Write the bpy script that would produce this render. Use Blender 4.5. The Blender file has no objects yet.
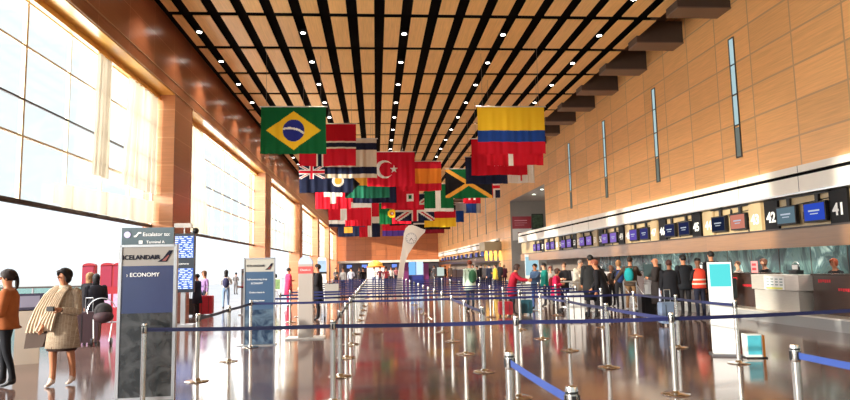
import bpy, math, random
from mathutils import Vector, Matrix, noise
random.seed(7)
sc = bpy.context.scene
C = sc.collection
PI = math.pi

# ---------------------------------------------------------------- camera
cam = bpy.data.cameras.new('camera')
cam.sensor_width = 36.0
cam.lens = 630.0 / 850.0 * 36.0
cam.clip_end = 600
co = bpy.data.objects.new('camera', cam)
C.objects.link(co)
# camera axes in world coordinates, calibrated on the hall's lines
CR = Matrix(((0.99682519, 0.01155601, -0.07877816),
             (-0.07709846, -0.10699378, -0.99126594),
             (-0.01988385, 0.99419253, -0.10576315)))
co.matrix_world = Matrix.Translation((0, 0, 1.65)) @ CR.to_4x4()
sc.camera = co

# ---------------------------------------------------------------- world, sun, window light, exposure
w = bpy.data.worlds.new('world')
sc.world = w
w.use_nodes = True
nt = w.node_tree
bg = nt.nodes['Background']
bg.inputs['Color'].default_value = (0.88, 0.95, 1.0, 1)
bg.inputs['Strength'].default_value = 1.12

sun = bpy.data.lights.new('sun', 'SUN')
sun.energy = 7.0
sun.color = (1.0, 0.92, 0.80)
sun.angle = math.radians(1.2)
so = bpy.data.objects.new('sun', sun)
C.objects.link(so)
so.rotation_euler = Vector((0.86, 0.50, -0.155)).to_track_quat('-Z', 'Y').to_euler()

PER, P0 = 17.3, 3.8           # window bays along the left wall
for k in range(-1, 7):
    a = bpy.data.lights.new('window_daylight', 'AREA')
    a.shape = 'RECTANGLE'
    a.size = 15.2
    a.size_y = 6.4
    a.energy = 2100
    a.color = (0.98, 0.98, 1.0)
    o = bpy.data.objects.new('window_daylight', a)
    C.objects.link(o)
    o.location = (-8.6, P0 + PER * k + 2 + 7.65, 6.3)
    o.rotation_euler = Vector((1, 0, -0.12)).to_track_quat('-Z', 'Y').to_euler()

sc.view_settings.view_transform = 'Standard'
sc.view_settings.look = 'None'
sc.view_settings.gamma = 1
sc.view_settings.use_curve_mapping = False
sc.view_settings.exposure = 0.22
sc.cycles.max_bounces = 7
sc.cycles.diffuse_bounces = 4
sc.cycles.glossy_bounces = 4
sc.cycles.transparent_max_bounces = 24
sc.cycles.sample_clamp_indirect = 6


# ---------------------------------------------------------------- materials
def lin(c):
    c = c / 255.0
    return c / 12.92 if c <= 0.04045 else ((c + 0.055) / 1.055) ** 2.4


def rgb(r, g, b):
    return (lin(r), lin(g), lin(b), 1)


MATS = {}


def mat(name, col, rough=0.6, metal=0.0, spec=0.5, emit=0.0, var=0.0, vscale=3.0, stretch=(1, 1, 1), coat=0.0, bump=0.0, alpha=1.0):
    """principled material whose colour is broken up by object-space noise"""
    if name in MATS:
        return MATS[name]
    m = bpy.data.materials.new(name)
    m.use_nodes = True
    n = m.node_tree.nodes
    l = m.node_tree.links
    p = n['Principled BSDF']
    c = rgb(*col)
    p.inputs['Base Color'].default_value = c
    p.inputs['Roughness'].default_value = rough
    p.inputs['Metallic'].default_value = metal
    p.inputs['Specular IOR Level'].default_value = spec
    p.inputs['Coat Weight'].default_value = coat
    p.inputs['Coat Roughness'].default_value = 0.12
    if emit:
        p.inputs['Emission Color'].default_value = c
        p.inputs['Emission Strength'].default_value = emit
    if var or bump:
        tc = n.new('ShaderNodeTexCoord')
        mp = n.new('ShaderNodeMapping')
        mp.inputs['Scale'].default_value = stretch
        nz = n.new('ShaderNodeTexNoise')
        nz.inputs['Scale'].default_value = vscale
        nz.inputs['Detail'].default_value = 4
        l.new(tc.outputs['Object'], mp.inputs[0])
        l.new(mp.outputs[0], nz.inputs[0])
        if var:
            cr = n.new('ShaderNodeValToRGB')
            cr.color_ramp.elements[0].position = 0.3
            cr.color_ramp.elements[1].position = 0.7
            cr.color_ramp.elements[0].color = tuple(x * (1 - var) for x in c[:3]) + (1,)
            cr.color_ramp.elements[1].color = tuple(min(1, x * (1 + var)) for x in c[:3]) + (1,)
            l.new(nz.outputs[0], cr.inputs[0])
            l.new(cr.outputs[0], p.inputs['Base Color'])
        if bump:
            b = n.new('ShaderNodeBump')
            b.inputs['Strength'].default_value = bump
            b.inputs['Distance'].default_value = 0.02
            l.new(nz.outputs[0], b.inputs['Height'])
            l.new(b.outputs[0], p.inputs['Normal'])
    MATS[name] = m
    return m


def wood(name, col, joint, pu, pv, ax, rough=0.35, jw=0.012, grain_axis='u', off=(0, 0), tonevar=0.10, coat=0.3):
    """veneer panels pu x pv metres with fine joints; ax = which world axes are (u, v)"""
    if name in MATS:
        return MATS[name]
    m = bpy.data.materials.new(name)
    m.use_nodes = True
    n = m.node_tree.nodes
    l = m.node_tree.links
    p = n['Principled BSDF']
    p.inputs['Roughness'].default_value = rough
    p.inputs['Coat Weight'].default_value = coat
    p.inputs['Coat Roughness'].default_value = 0.22
    tc = n.new('ShaderNodeTexCoord')
    sp = n.new('ShaderNodeSeparateXYZ')
    l.new(tc.outputs['Object'], sp.inputs[0])

    def math_(op, a, b=None):
        x = n.new('ShaderNodeMath')
        x.operation = op
        for i, v in enumerate((a, b)):
            if v is None:
                continue
            if isinstance(v, (int, float)):
                x.inputs[i].default_value = v
            else:
                l.new(v, x.inputs[i])
        return x.outputs[0]
    U = math_('DIVIDE', math_('ADD', sp.outputs[ax[0]], off[0]), pu)
    V = math_('DIVIDE', math_('ADD', sp.outputs[ax[1]], off[1]), pv)
    fu, fv = math_('FRACT', U), math_('FRACT', V)
    iu, iv = math_('FLOOR', U), math_('FLOOR', V)
    ju = math_('LESS_THAN', fu, jw / pu)
    jv = math_('LESS_THAN', fv, jw / pv)
    jn = math_('MAXIMUM', ju, jv)
    cb = n.new('ShaderNodeCombineXYZ')
    l.new(iu, cb.inputs[0])
    l.new(iv, cb.inputs[1])
    wn = n.new('ShaderNodeTexWhiteNoise')
    wn.noise_dimensions = '2D'
    l.new(cb.outputs[0], wn.inputs['Vector'])
    # grain
    gv = n.new('ShaderNodeCombineXYZ')
    s = (1.2, 26) if grain_axis == 'u' else (26, 1.2)
    l.new(math_('MULTIPLY', sp.outputs[ax[0]], s[0]), gv.inputs[0])
    l.new(math_('MULTIPLY', sp.outputs[ax[1]], s[1]), gv.inputs[1])
    l.new(math_('MULTIPLY', wn.outputs[0], 40), gv.inputs[2])
    nz = n.new('ShaderNodeTexNoise')
    nz.inputs['Scale'].default_value = 1.0
    nz.inputs['Detail'].default_value = 5
    l.new(gv.outputs[0], nz.inputs[0])
    tone = math_('ADD', math_('MULTIPLY', wn.outputs[0], tonevar * 2), math_('MULTIPLY', nz.outputs[0], 0.5))
    tone = math_('ADD', tone, 0.75 - tonevar)
    c = rgb(*col)
    mx = n.new('ShaderNodeVectorMath')
    mx.operation = 'SCALE'
    mx.inputs[0].default_value = c[:3]
    l.new(tone, mx.inputs['Scale'])
    mm = n.new('ShaderNodeMix')
    mm.data_type = 'RGBA'
    l.new(jn, mm.inputs['Factor'])
    l.new(mx.outputs[0], mm.inputs['A'])
    mm.inputs['B'].default_value = rgb(*joint)
    l.new(mm.outputs['Result'], p.inputs['Base Color'])
    MATS[name] = m
    return m


def emis(name, col, s):
    if name in MATS:
        return MATS[name]
    m = bpy.data.materials.new(name)
    m.use_nodes = True
    n = m.node_tree.nodes
    n.clear()
    e = n.new('ShaderNodeEmission')
    e.inputs[0].default_value = rgb(*col)
    e.inputs[1].default_value = s
    o = n.new('ShaderNodeOutputMaterial')
    m.node_tree.links.new(e.outputs[0], o.inputs[0])
    MATS[name] = m
    return m


def glassy(name, col, through=0.85, rough=0.05, kind='glass'):
    if name in MATS:
        return MATS[name]
    m = bpy.data.materials.new(name)
    m.use_nodes = True
    n = m.node_tree.nodes
    l = m.node_tree.links
    n.clear()
    t = n.new('ShaderNodeBsdfTransparent')
    t.inputs[0].default_value = rgb(*col)
    if kind == 'glass':
        g = n.new('ShaderNodeBsdfGlossy')
        g.inputs['Roughness'].default_value = rough
        g2 = g
    else:
        g = n.new('ShaderNodeBsdfTranslucent')
        g.inputs[0].default_value = rgb(*col)
        d = n.new('ShaderNodeBsdfDiffuse')
        d.inputs[0].default_value = rgb(*col)
        g2 = n.new('ShaderNodeMixShader')
        g2.inputs[0].default_value = 0.5
        l.new(g.outputs[0], g2.inputs[1])
        l.new(d.outputs[0], g2.inputs[2])
    x = n.new('ShaderNodeMixShader')
    x.inputs[0].default_value = 1 - through
    o = n.new('ShaderNodeOutputMaterial')
    l.new(t.outputs[0], x.inputs[1])
    l.new(g2.outputs[0], x.inputs[2])
    l.new(x.outputs[0], o.inputs[0])
    MATS[name] = m
    return m


# floor: polished terrazzo with slabs
def floor_mat():
    m = bpy.data.materials.new('terrazzo')
    m.use_nodes = True
    n = m.node_tree.nodes
    l = m.node_tree.links
    p = n['Principled BSDF']
    tc = n.new('ShaderNodeTexCoord')
    a = n.new('ShaderNodeTexNoise')
    a.inputs['Scale'].default_value = 38
    a.inputs['Detail'].default_value = 3
    b = n.new('ShaderNodeTexNoise')
    b.inputs['Scale'].default_value = 0.5
    b.inputs['Detail'].default_value = 3
    v = n.new('ShaderNodeTexVoronoi')
    v.inputs['Scale'].default_value = 55
    for x in (a, b, v):
        l.new(tc.outputs['Object'], x.inputs['Vector'])
    cr = n.new('ShaderNodeValToRGB')
    cr.color_ramp.elements[0].position = 0.35
    cr.color_ramp.elements[0].color = rgb(84, 62, 57)
    cr.color_ramp.elements[1].position = 0.62
    cr.color_ramp.elements[1].color = rgb(122, 98, 90)
    l.new(a.outputs[0], cr.inputs[0])
    cr2 = n.new('ShaderNodeValToRGB')
    cr2.color_ramp.elements[0].position = 0.3
    cr2.color_ramp.elements[0].color = (0.85, 0.82, 0.80, 1)
    cr2.color_ramp.elements[1].position = 0.7
    cr2.color_ramp.elements[1].color = (1.1, 1.08, 1.05, 1)
    l.new(b.outputs[0], cr2.inputs[0])
    mx = n.new('ShaderNodeMix')
    mx.data_type = 'RGBA'
    mx.blend_type = 'MULTIPLY'
    mx.inputs['Factor'].default_value = 1
    l.new(cr.outputs[0], mx.inputs['A'])
    l.new(cr2.outputs[0], mx.inputs['B'])
    l.new(mx.outputs['Result'], p.inputs['Base Color'])
    p.inputs['Roughness'].default_value = 0.16
    p.inputs['IOR'].default_value = 1.6
    r = n.new('ShaderNodeMapRange')
    r.inputs['To Min'].default_value = 0.06
    r.inputs['To Max'].default_value = 0.15
    l.new(b.outputs[0], r.inputs[0])
    l.new(r.outputs[0], p.inputs['Roughness'])
    bp = n.new('ShaderNodeBump')
    bp.inputs['Strength'].default_value = 0.03
    bp.inputs['Distance'].default_value = 0.01
    nb = n.new('ShaderNodeTexNoise')
    nb.inputs['Scale'].default_value = 2.5
    l.new(tc.outputs['Object'], nb.inputs['Vector'])
    l.new(nb.outputs[0], bp.inputs['Height'])
    l.new(bp.outputs[0], p.inputs['Normal'])
    return m


M_floor = floor_mat()
M_left = wood('cherry_veneer_left', (150, 90, 60), (196, 150, 115), 1.9, 0.93, (1, 2), jw=0.016, off=(0, -0.5), rough=0.28)
M_left_lit = wood('cherry_veneer_lit', (190, 128, 88), (222, 176, 135), 0.9, 0.93, (0, 2), jw=0.014, off=(0.3, -0.5), rough=0.4)  # paler copy of the left veneer, window light on the reveals put into colour
M_right = wood('maple_veneer_right', (236, 176, 112), (196, 152, 108), 1.817, 0.93, (1, 2), jw=0.05, off=(-13.45 + 1.817 * 10, -0.19 + 0.93), rough=0.38, tonevar=0.09)
M_back = wood('cherry_veneer_back', (176, 104, 64), (126, 74, 46), 1.8, 0.95, (0, 2), jw=0.03)
M_ceil = wood('ceiling_veneer', (240, 192, 120), (240, 192, 120), 3.03, 0.86, (1, 0), jw=0.0, grain_axis='u', tonevar=0.07, rough=0.5, off=(30.3 - 19.43, 8.6 - 0.2))
M_band = wood('wood_band', (132, 92, 56), (150, 100, 60), 3.37, 9, (1, 2), jw=0.015, rough=0.35)
M_black = mat('black_slot', (8, 8, 9), 0.9, spec=0.1)
M_beam = mat('brown_beam', (78, 62, 52), 0.6, var=0.06)
M_beamd = mat('brown_deck', (76, 55, 42), 0.8, var=0.05)
M_frame = mat('glare_frame', (238, 222, 190), 0.5)  # glare of the bright windows put into the frame colour
M_darkline = mat('dark_rail', (60, 50, 48), 0.5)
M_glass = glassy('window_glass', (250, 252, 250), 0.93)
M_curtain = glassy('sheer_curtain', (184, 172, 154), 0.03, kind='cloth')
M_white = mat('white_fascia', (226, 218, 206), 0.4, var=0.03)
M_wht = mat('white_paint', (235, 235, 233), 0.4)
M_grey = mat('grey_wall', (150, 146, 140), 0.7, var=0.03)
M_steel = mat('brushed_steel', (228, 222, 212), 0.32, 0.55, var=0.04, vscale=6, stretch=(1, 1, 12))
M_chrome = mat('post_steel', (215, 212, 206), 0.22, 1.0, var=0.02)
M_cap = mat('black_plastic', (22, 22, 24), 0.35)
M_belt = mat('navy_belt', (18, 26, 78), 0.5, var=0.04, vscale=60)
M_belt2 = mat('blue_belt', (38, 62, 128), 0.5, var=0.04, vscale=60)
M_desk = mat('walnut_desk', (58, 38, 30), 0.3, var=0.12, vscale=4, stretch=(1, 1, 8), coat=0.3)
M_alu = mat('aluminium', (190, 192, 194), 0.3, 0.9)
M_red = mat('red_paint', (160, 16, 36), 0.4, coat=0.3)


# ---------------------------------------------------------------- mesh helpers
class MB:
    def __init__(s):
        s.v, s.f, s.m = [], [], []

    def add(s, vs, fs, mi=0):
        b = len(s.v)
        s.v += [tuple(v) for v in vs]
        s.f += [tuple(b + i for i in f) for f in fs]
        s.m += [mi] * len(fs)
        return s

    def box(s, x0, x1, y0, y1, z0, z1, mi=0, M=None):
        vs = [Vector((x, y, z)) for z in (z0, z1) for y in (y0, y1) for x in (x0, x1)]
        if M:
            vs = [M @ v for v in vs]
        return s.add(vs, [(0, 2, 3, 1), (4, 5, 7, 6), (0, 1, 5, 4), (2, 6, 7, 3), (0, 4, 6, 2), (1, 3, 7, 5)], mi)

    def lathe(s, prof, n=20, mi=0, M=None):
        """prof = [(r, z)...] closed at both ends"""
        vs, fs = [], []
        for r, z in prof:
            for i in range(n):
                a = 2 * PI * i / n
                vs.append(Vector((r * math.cos(a), r * math.sin(a), z)))
        for j in range(len(prof) - 1):
            for i in range(n):
                k = (i + 1) % n
                fs.append((j * n + i, j * n + k, (j + 1) * n + k, (j + 1) * n + i))
        fs.append(tuple(reversed(range(n))))
        fs.append(tuple((len(prof) - 1) * n + i for i in range(n)))
        if M:
            vs = [M @ v for v in vs]
        return s.add(vs, fs, mi)

    def tube(s, a, b, r, r2=None, n=10, mi=0):
        a, b = Vector(a), Vector(b)
        q = (b - a).to_track_quat('Z', 'Y').to_matrix().to_4x4()
        return s.lathe([(r, 0), (r if r2 is None else r2, (b - a).length)], n, mi, Matrix.Translation(a) @ q)

    def sphere(s, c, rx, ry=None, rz=None, n=14, mi=0, M=None):
        ry = ry or rx
        rz = rz or rx
        prof = []
        vs, fs = [], []
        h = n // 2 + 1
        for j in range(1, h):
            t = PI * j / h
            for i in range(n):
                a = 2 * PI * i / n
                vs.append(Vector((c[0] + rx * math.sin(t) * math.cos(a), c[1] + ry * math.sin(t) * math.sin(a), c[2] - rz * math.cos(t))))
        for j in range(h - 2):
            for i in range(n):
                k = (i + 1) % n
                fs.append((j * n + i, j * n + k, (j + 1) * n + k, (j + 1) * n + i))
        vs.append(Vector((c[0], c[1], c[2] - rz)))
        vs.append(Vector((c[0], c[1], c[2] + rz)))
        L = len(vs)
        for i in range(n):
            k = (i + 1) % n
            fs.append((L - 2, k, i))
            fs.append((L - 1, (h - 2) * n + i, (h - 2) * n + k))
        if M:
            vs = [M @ v for v in vs]
        return s.add(vs, fs, mi)

    def poly(s, pts, depth, mi=0, M=None):
        """pts in the XZ plane, extruded along Y by depth"""
        n = len(pts)
        vs = [Vector((x, 0, z)) for x, z in pts] + [Vector((x, depth, z)) for x, z in pts]
        fs = [tuple(range(n)), tuple(reversed(range(n, 2 * n)))]
        fs += [(i, i + n, (i + 1) % n + n, (i + 1) % n) for i in range(n)]
        if M:
            vs = [M @ v for v in vs]
        return s.add(vs, fs, mi)

    def build(s, name, mats, parent=None, smooth=False, loc=None):
        me = bpy.data.meshes.new(name)
        me.from_pydata(s.v, [], s.f)
        mats = mats if isinstance(mats, (list, tuple)) else [mats]
        for m in mats:
            me.materials.append(m)
        me.polygons.foreach_set('material_index', s.m)
        if smooth:
            me.polygons.foreach_set('use_smooth', [True] * len(me.polygons))
            me.set_sharp_from_angle(angle=math.radians(40))
        me.update()
        o = bpy.data.objects.new(name, me)
        C.objects.link(o)
        if parent:
            o.parent = parent
        if loc:
            o.location = loc
        return o


def tag(o, label, cat, group=None, kind=None):
    o['label'] = label
    o['category'] = cat
    if group:
        o['group'] = group
    if kind:
        o['kind'] = kind
    return o


def thing(name, label, cat, loc=(0, 0, 0), rz=0, group=None):
    o = bpy.data.objects.new(name, None)
    o.empty_display_size = 0.2
    C.objects.link(o)
    o.location = loc
    o.rotation_euler = (0, 0, rz)
    return tag(o, label, cat, group)


def struct(o, label=None):
    o['kind'] = 'structure'
    if label:
        o['label'] = label
    return o


def copy_tree(o, parent=None):
    c = o.copy()
    C.objects.link(c)
    if parent:
        c.parent = parent
    for ch in list(o.children):
        copy_tree(ch, c)
    return c


def text(name, s, size, m, parent, loc, rot, align='CENTER', depth=0.004, bold=0.0, sx=1.0):
    cu = bpy.data.curves.new(name, 'FONT')
    cu.body = s
    cu.size = size
    cu.align_x = align
    cu.align_y = 'CENTER'
    cu.extrude = depth
    cu.offset = bold
    cu.resolution_u = 3
    t = bpy.data.objects.new(name, cu)
    C.objects.link(t)
    bpy.context.view_layer.update()
    me = bpy.data.meshes.new_from_object(t.evaluated_get(bpy.context.evaluated_depsgraph_get()))
    bpy.data.objects.remove(t)
    me.materials.clear()
    me.materials.append(m)
    o = bpy.data.objects.new(name, me)
    C.objects.link(o)
    o.parent = parent
    o.location = loc
    o.rotation_euler = rot
    o.scale = (sx, 1, 1)
    return o


FRONT = (PI / 2, 0, 0)            # text readable from -Y
SIDE = (PI / 2, 0, -PI / 2)       # text readable from -X (on the right-hand wall)

# ---------------------------------------------------------------- the hall
YN, YF = -12.0, 111.0
XL, XG, XR, ZC = -6.6, -7.3, 11.0, 9.65
b = MB()
b.box(-20, 15.2, YN, YF + 4, -0.2, 0)
struct(b.build('floor', M_floor))
b = MB()
b.box(-90, -20, -40, 150, -0.35, -0.15)
struct(b.build('trim_1', mat('forecourt_paving', (205, 205, 202), 0.8, var=0.05)), 'pale paving outside the windows')

# ceiling deck and veneer panels between black slots
SX, SY = 0.86, 3.03
b = MB()
b.box(-6.75, 9.38, YN, YF, ZC + 0.2, ZC + 0.28)
deck = struct(b.build('ceiling', M_black))
b = MB()
edges = [-6.55] + [0.2 + SX * k for k in range(-7, 11)] + [9.66]
y = 19.43 - SY * 10
ys = []
while y < YF:
    ys.append(y)
    y += SY
for i in range(len(edges) - 1):
    x0, x1 = edges[i], edges[i + 1]
    x0 = x0 + (0.165 if i > 0 else 0.27)
    x1 = x1 - 0.165 if i < len(edges) - 2 else 9.40
    for yy in ys:
        b.box(x0, x1, yy + 0.16, min(yy + SY - 0.16, YF), ZC, ZC + 0.03)
pan = b.build('ceiling_panels', M_ceil, deck)
# upper void on the right, over the beams
b = MB()
b.box(9.38, 11.4, YN, YF, 10.7, 10.8)
b.box(9.36, 9.40, YN, YF, ZC + 0.03, 10.7)
struct(b.build('trim_2', M_beamd), 'dark brown deck above the ceiling edge beams')
n = 3
yy = 17.9 - SY * 9
while yy < YF:
    b = MB()
    b.box(9.30, XR, yy, yy + 0.75, 9.42, 10.2)
    b.box(9.30, XR, yy - 0.03, yy + 0.78, 9.38, 9.42, 1)
    o = struct(b.build('trim_%d' % n, [M_beam, mat('beam_flange', (120, 98, 82), 0.5)]), 'brown ceiling edge beam')
    n += 1
    yy += SY

# left wall: fascia, pillars
b = MB()
b.box(XG - 0.25, XL, YN, YF, 7.55, 10.8)
struct(b.build('wall_left', M_left))
b = MB()
b.box(XL, XL + 0.02, YN, YF, 7.90, 7.93)
b.box(XL, XL + 0.025, YN, YF, 7.55, 7.58)
struct(b.build('trim_40', mat('brass_line', (198, 168, 140), 0.3, 0.6)), 'thin metal reveal lines along the left fascia')
for k in range(-1, 7):
    y0 = P0 + PER * k
    b = MB()
    b.box(XG - 0.25, XL, y0, y0 + 2.0, 0, 7.55)
    o = struct(b.build('wall_left_pillar', M_left), 'wood-clad pillar between two tall windows')
    b = MB()
    b.box(XG - 0.2, XL - 0.005, y0 - 0.012, y0, 0, 7.55)
    b.box(XG - 0.2, XL - 0.005, y0 + 2.0, y0 + 2.012, 0, 7.55)
    b.build('pillar_reveal', M_left_lit, o)
# soffit over the windows, yellow of bounced sun put into its colour
b = MB()
b.box(XG - 0.2, XL - 0.01, YN, YF, 7.52, 7.55)
struct(b.build('trim_41', mat('sunlit_soffit_wood', (228, 172, 80), 0.35, var=0.05, coat=0.4)), 'soffit above the windows, bounced sunlight put into its honey colour')


def window(k):
    y0 = P0 + PER * k + 2.0
    y1 = y0 + PER - 2.0
    w_ = bpy.data.objects.new('window_%d' % (k + 2), None)
    C.objects.link(w_)
    struct(w_, 'tall gridded window behind sheer cloth, bay %s from the camera' % ('behind', 'first', 'second', 'third', 'fourth', 'fifth', 'sixth')[k + 1])
    f = MB()
    f.box(XG - 0.06, XG + 0.06, y0, y1, 7.36, 7.52)
    f.box(XG - 0.05, XG + 0.05, y0, y1, 3.10, 3.20, 1)
    f.box(XG - 0.02, XG + 0.03, y0, y1, 5.27, 5.31, 1)
    for z in (6.42, 4.50):
        f.box(XG - 0.05, XG + 0.02, y0, y1, z, z + 0.045)
    m = (y1 - y0) / 8
    for i in range(9):
        yy = y0 + m * i
        t = 0.035 if i % 4 == 0 else 0.018
        f.box(XG - 0.05, XG + 0.03, yy - t, yy + t, 3.2, 7.4)
    f.build('window_frame', [M_frame, M_darkline], w_)
    g = MB()
    g.box(XG - 0.012, XG - 0.004, y0, y1, 3.2, 7.4)
    g.build('pane', M_glass, w_)


def curtain(name, ya, yb, yc, yd, z0, z1, label, seed=0):
    """hanging cloth: top edge from ya to yb at z1, bottom edge from yc to yd at z0"""
    b = MB()
    nu, nv = 40, 10
    vs = []
    for j in range(nv + 1):
        t = j / nv
        for i in range(nu + 1):
            s = i / nu
            yt = ya + (yb - ya) * s
            yo = yc + (yd - yc) * s
            x = XG + 0.20 + 0.035 * math.sin(s * 40 + seed + t) + 0.02 * math.sin(s * 91 + seed)
            vs.append((x, yo + (yt - yo) * t, z0 + (z1 - z0) * t))
    fs = [(j * (nu + 1) + i, j * (nu + 1) + i + 1, (j + 1) * (nu + 1) + i + 1, (j + 1) * (nu + 1) + i) for j in range(nv) for i in range(nu)]
    b.add(vs, fs)
    return tag(b.build(name, M_curtain, smooth=True), label, 'curtain')


for k in range(-1, 6):
    window(k)
b = MB()
b.box(XG + 0.14, XG + 0.25, YN, YF, 7.34, 7.42)
b.box(XG + 0.18, XG + 0.20, YN, YF, 7.42, 7.53)
struct(b.build('trim_50', MATS['sunlit_soffit_wood']), 'valance rail that the sheer curtains hang from')
curtain('curtain', 16.45, 17.25, 16.3, 17.2, 4.15, 7.34, 'narrow cream cloth strip hanging in the nearest window', 1)
curtain('curtain', 18.5, 21.0, 18.1, 21.0, 4.15, 7.34, 'cream sheer curtain hanging against the nearest pillar', 2)
curtain('curtain', 23.15, 26.4, 23.15, 27.6, 3.2, 7.34, 'wide cream sheer curtain in the second window', 3)
curtain('curtain', 40.5, 43.5, 40.5, 44.2, 3.2, 7.34, 'cream sheer curtain in the third window', 4)
curtain('curtain', 50.5, 55.6, 49.6, 55.6, 3.2, 7.34, 'cream sheer curtain at far end of the third window', 5)
# gathered cloth along the bottom of the upper glazing, nearest bay
b = MB()
nu = 70
vs = []
for j in range(6):
    for i in range(nu + 1):
        s_ = i / nu
        yy = 14.6 + 6.4 * s_
        sag = 0.06 * abs(math.sin(s_ * PI * 3))
        vs.append((XG + 0.12 + 0.03 * math.sin(s_ * 60), yy, 3.95 - .25 * (1 - s_) - (0.46 + .25 * s_ + sag) * j / 5))
b.add(vs, [(j * (nu + 1) + i, j * (nu + 1) + i + 1, (j + 1) * (nu + 1) + i + 1, (j + 1) * (nu + 1) + i) for j in range(5) for i in range(nu)])
tag(b.build('window_scrim', M_curtain, smooth=True), 'gathered cream scrim along the bottom of the nearest window', 'curtain')

# end wall far away
b = MB()
b.box(-8, 15, YF, YF + 0.3, 0, 10.8)
struct(b.build('wall_back', M_back))
b = MB()
b.box(XL, XR, YF - 1.2, YF, 2.55, 2.95)
struct(b.build('trim_42', M_white), 'pale canopy band along the far end wall')
b = MB()
b.box(XL + 0.2, XR, YF - 0.3, YF - 0.02, 0.0, 2.55)
struct(b.build('trim_43', mat('dark_shopfront', (66, 58, 66), 0.5, var=0.3, vscale=0.8)), 'dark shopfront strip at the far end')  # dark mottled colour of the far shopfront

# right wall: near part, recess, far part
b = MB()
b.box(XR, XR + 0.4, YN, 40.0, 4.07, 10.8)
b.box(XR, XR + 0.4, 40.0, 50.7, 6.9, 10.8)
b.box(XR, XR + 0.4, 50.7, YF, 4.07, 10.8)
b.box(XR + 0.14, XR + 0.4, 50.8, YF, 2.95, 3.3)
b.box(XR, XR + 0.4, 50.7, 55.4, 0, 4.07)
wr = struct(b.build('wall_right', M_right))
# narrow vertical windows in the right wall
yy = 18.0 - 5.5
k = 0
while yy < 100:
    if not (39 < yy < 51.5):
        zt, zb = 8.45, 4.78
        f = MB()
        w2 = 0.12
        f.box(XR - 0.03, XR + 0.0, yy - w2 - 0.03, yy - w2, zb - 0.03, zt + 0.03)
        f.box(XR - 0.03, XR + 0.0, yy + w2, yy + w2 + 0.03, zb - 0.03, zt + 0.03)
        for z in (zb - 0.03, zb + 0.95, zb + 1.9, zb + 2.83, zt):
            f.box(XR - 0.03, XR + 0.0, yy - w2, yy + w2, z, z + 0.035)
        o = f.build('window_%d' % (10 + k), mat('slit_frame', (70, 66, 62), 0.4, 0.5))
        struct(o, 'narrow vertical window slit in the right wall')
        g = MB()
        for i, z in enumerate((zb, zb + 0.985, zb + 1.935, zb + 2.865)):
            g.box(XR - 0.012, XR - 0.004, yy - w2, yy + w2, z, z + (0.8 if i == 3 else 0.9), 0 if i == 0 else 1)
        g.build('pane', [emis('slit_glow_low', (128, 136, 128), 0.7), emis('slit_glow', (176, 205, 210), 0.9)], o)
        k += 1
    yy += 5.5
# recess between the two parts
b = MB()
b.box(XR - 0.0, 15, 50.62, 50.69, 0, 6.85)
struct(b.build('wall_recess', M_grey), 'grey wall inside the recess holding the red sign')
b = MB()
b.box(14.9, 15.2, 39.7, 50.8, 0, 8.4)
struct(b.build('wall_recess_side', M_grey))
b = MB()
b.box(XR + 0.02, 15, 40, 50.7, 6.85, 6.89)
struct(b.build('ceiling_recess', mat('recess_ceiling', (160, 156, 150), 0.7)))
for i, (x, y) in enumerate(((11.5, 42.5), (11.7, 45.5), (12.6, 44.0))):
    t = thing('recess_light', ('round downlight in recess ceiling, nearest', 'round downlight in recess ceiling, farthest', 'round downlight in recess ceiling, right one')[i], 'ceiling light', (x, y, 6.85))
    MB().lathe([(0.12, -0.03), (0.12, 0)], 16).build('trim_ring', M_wht, t)
    MB().lathe([(0.09, -0.035), (0.09, -0.03)], 16).build('diffuser', emis('cool_lamp', (240, 250, 235), 8), t)
    a = bpy.data.lights.get('recess_beam') or bpy.data.lights.new('recess_beam', 'SPOT')
    a.energy = 900
    a.spot_size = math.radians(130)
    a.spot_blend = 0.8
    a.shadow_soft_size = 0.09
    o = bpy.data.objects.new('recess_beam', a)
    C.objects.link(o)
    o.parent = t
    o.location = (0, 0, -0.06)

# canopy over the check-in desks
# the fascia is seen flush with the desk front line
def canopy2(y0, y1, nm, label):
    b = MB()
    xf = XR - 0.12
    b.box(xf, XR + 1.5, y0, y1, 3.88, 4.06)
    b.box(xf + 0.06, XR + 1.5, y0, y1, 3.79, 3.88, 1)
    b.box(xf, XR + 1.5, y0, y1, 3.38, 3.79)
    b.box(xf - 0.05, XR + 1.5, y0 - 0.02, y1 + 0.02, 3.33, 3.38, 2)
    yy = y0 + 1.0
    while yy < y1:
        b.box(xf - 0.004, xf, yy, yy + 0.015, 3.38, 3.79, 3)
        b.box(xf - 0.004, xf, yy, yy + 0.015, 3.88, 4.06, 3)
        yy += 2.7
    struct(b.build(nm, [M_white, M_black, M_alu, M_darkline]), label)


canopy2(-10, 47.5, 'trim_44', 'white canopy fascia with dark slot above the near desks')
canopy2(55.5, YF - 1.3, 'trim_45', 'white canopy fascia above the far desks')
# wood band below the sign strip
b = MB()
b.box(XR, XR + 0.12, -10, 24.5, 1.97, 2.46)
b.box(XR, XR + 0.12, 24.5, 47.5, 1.97, 2.46)
b.box(XR - 0.05, XR + 0.02, -10, 47.5, 2.46, 2.50, 1)
struct(b.build('trim_46', [M_band, M_darkline]), 'light wood band below the screens of the near desks')
b = MB()
b.box(XR, XR + 0.12, 55.5, YF - 1.3, 2.0, 2.46)
struct(b.build('trim_47', M_desk), 'dark band below the screens of the far desks')

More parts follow.
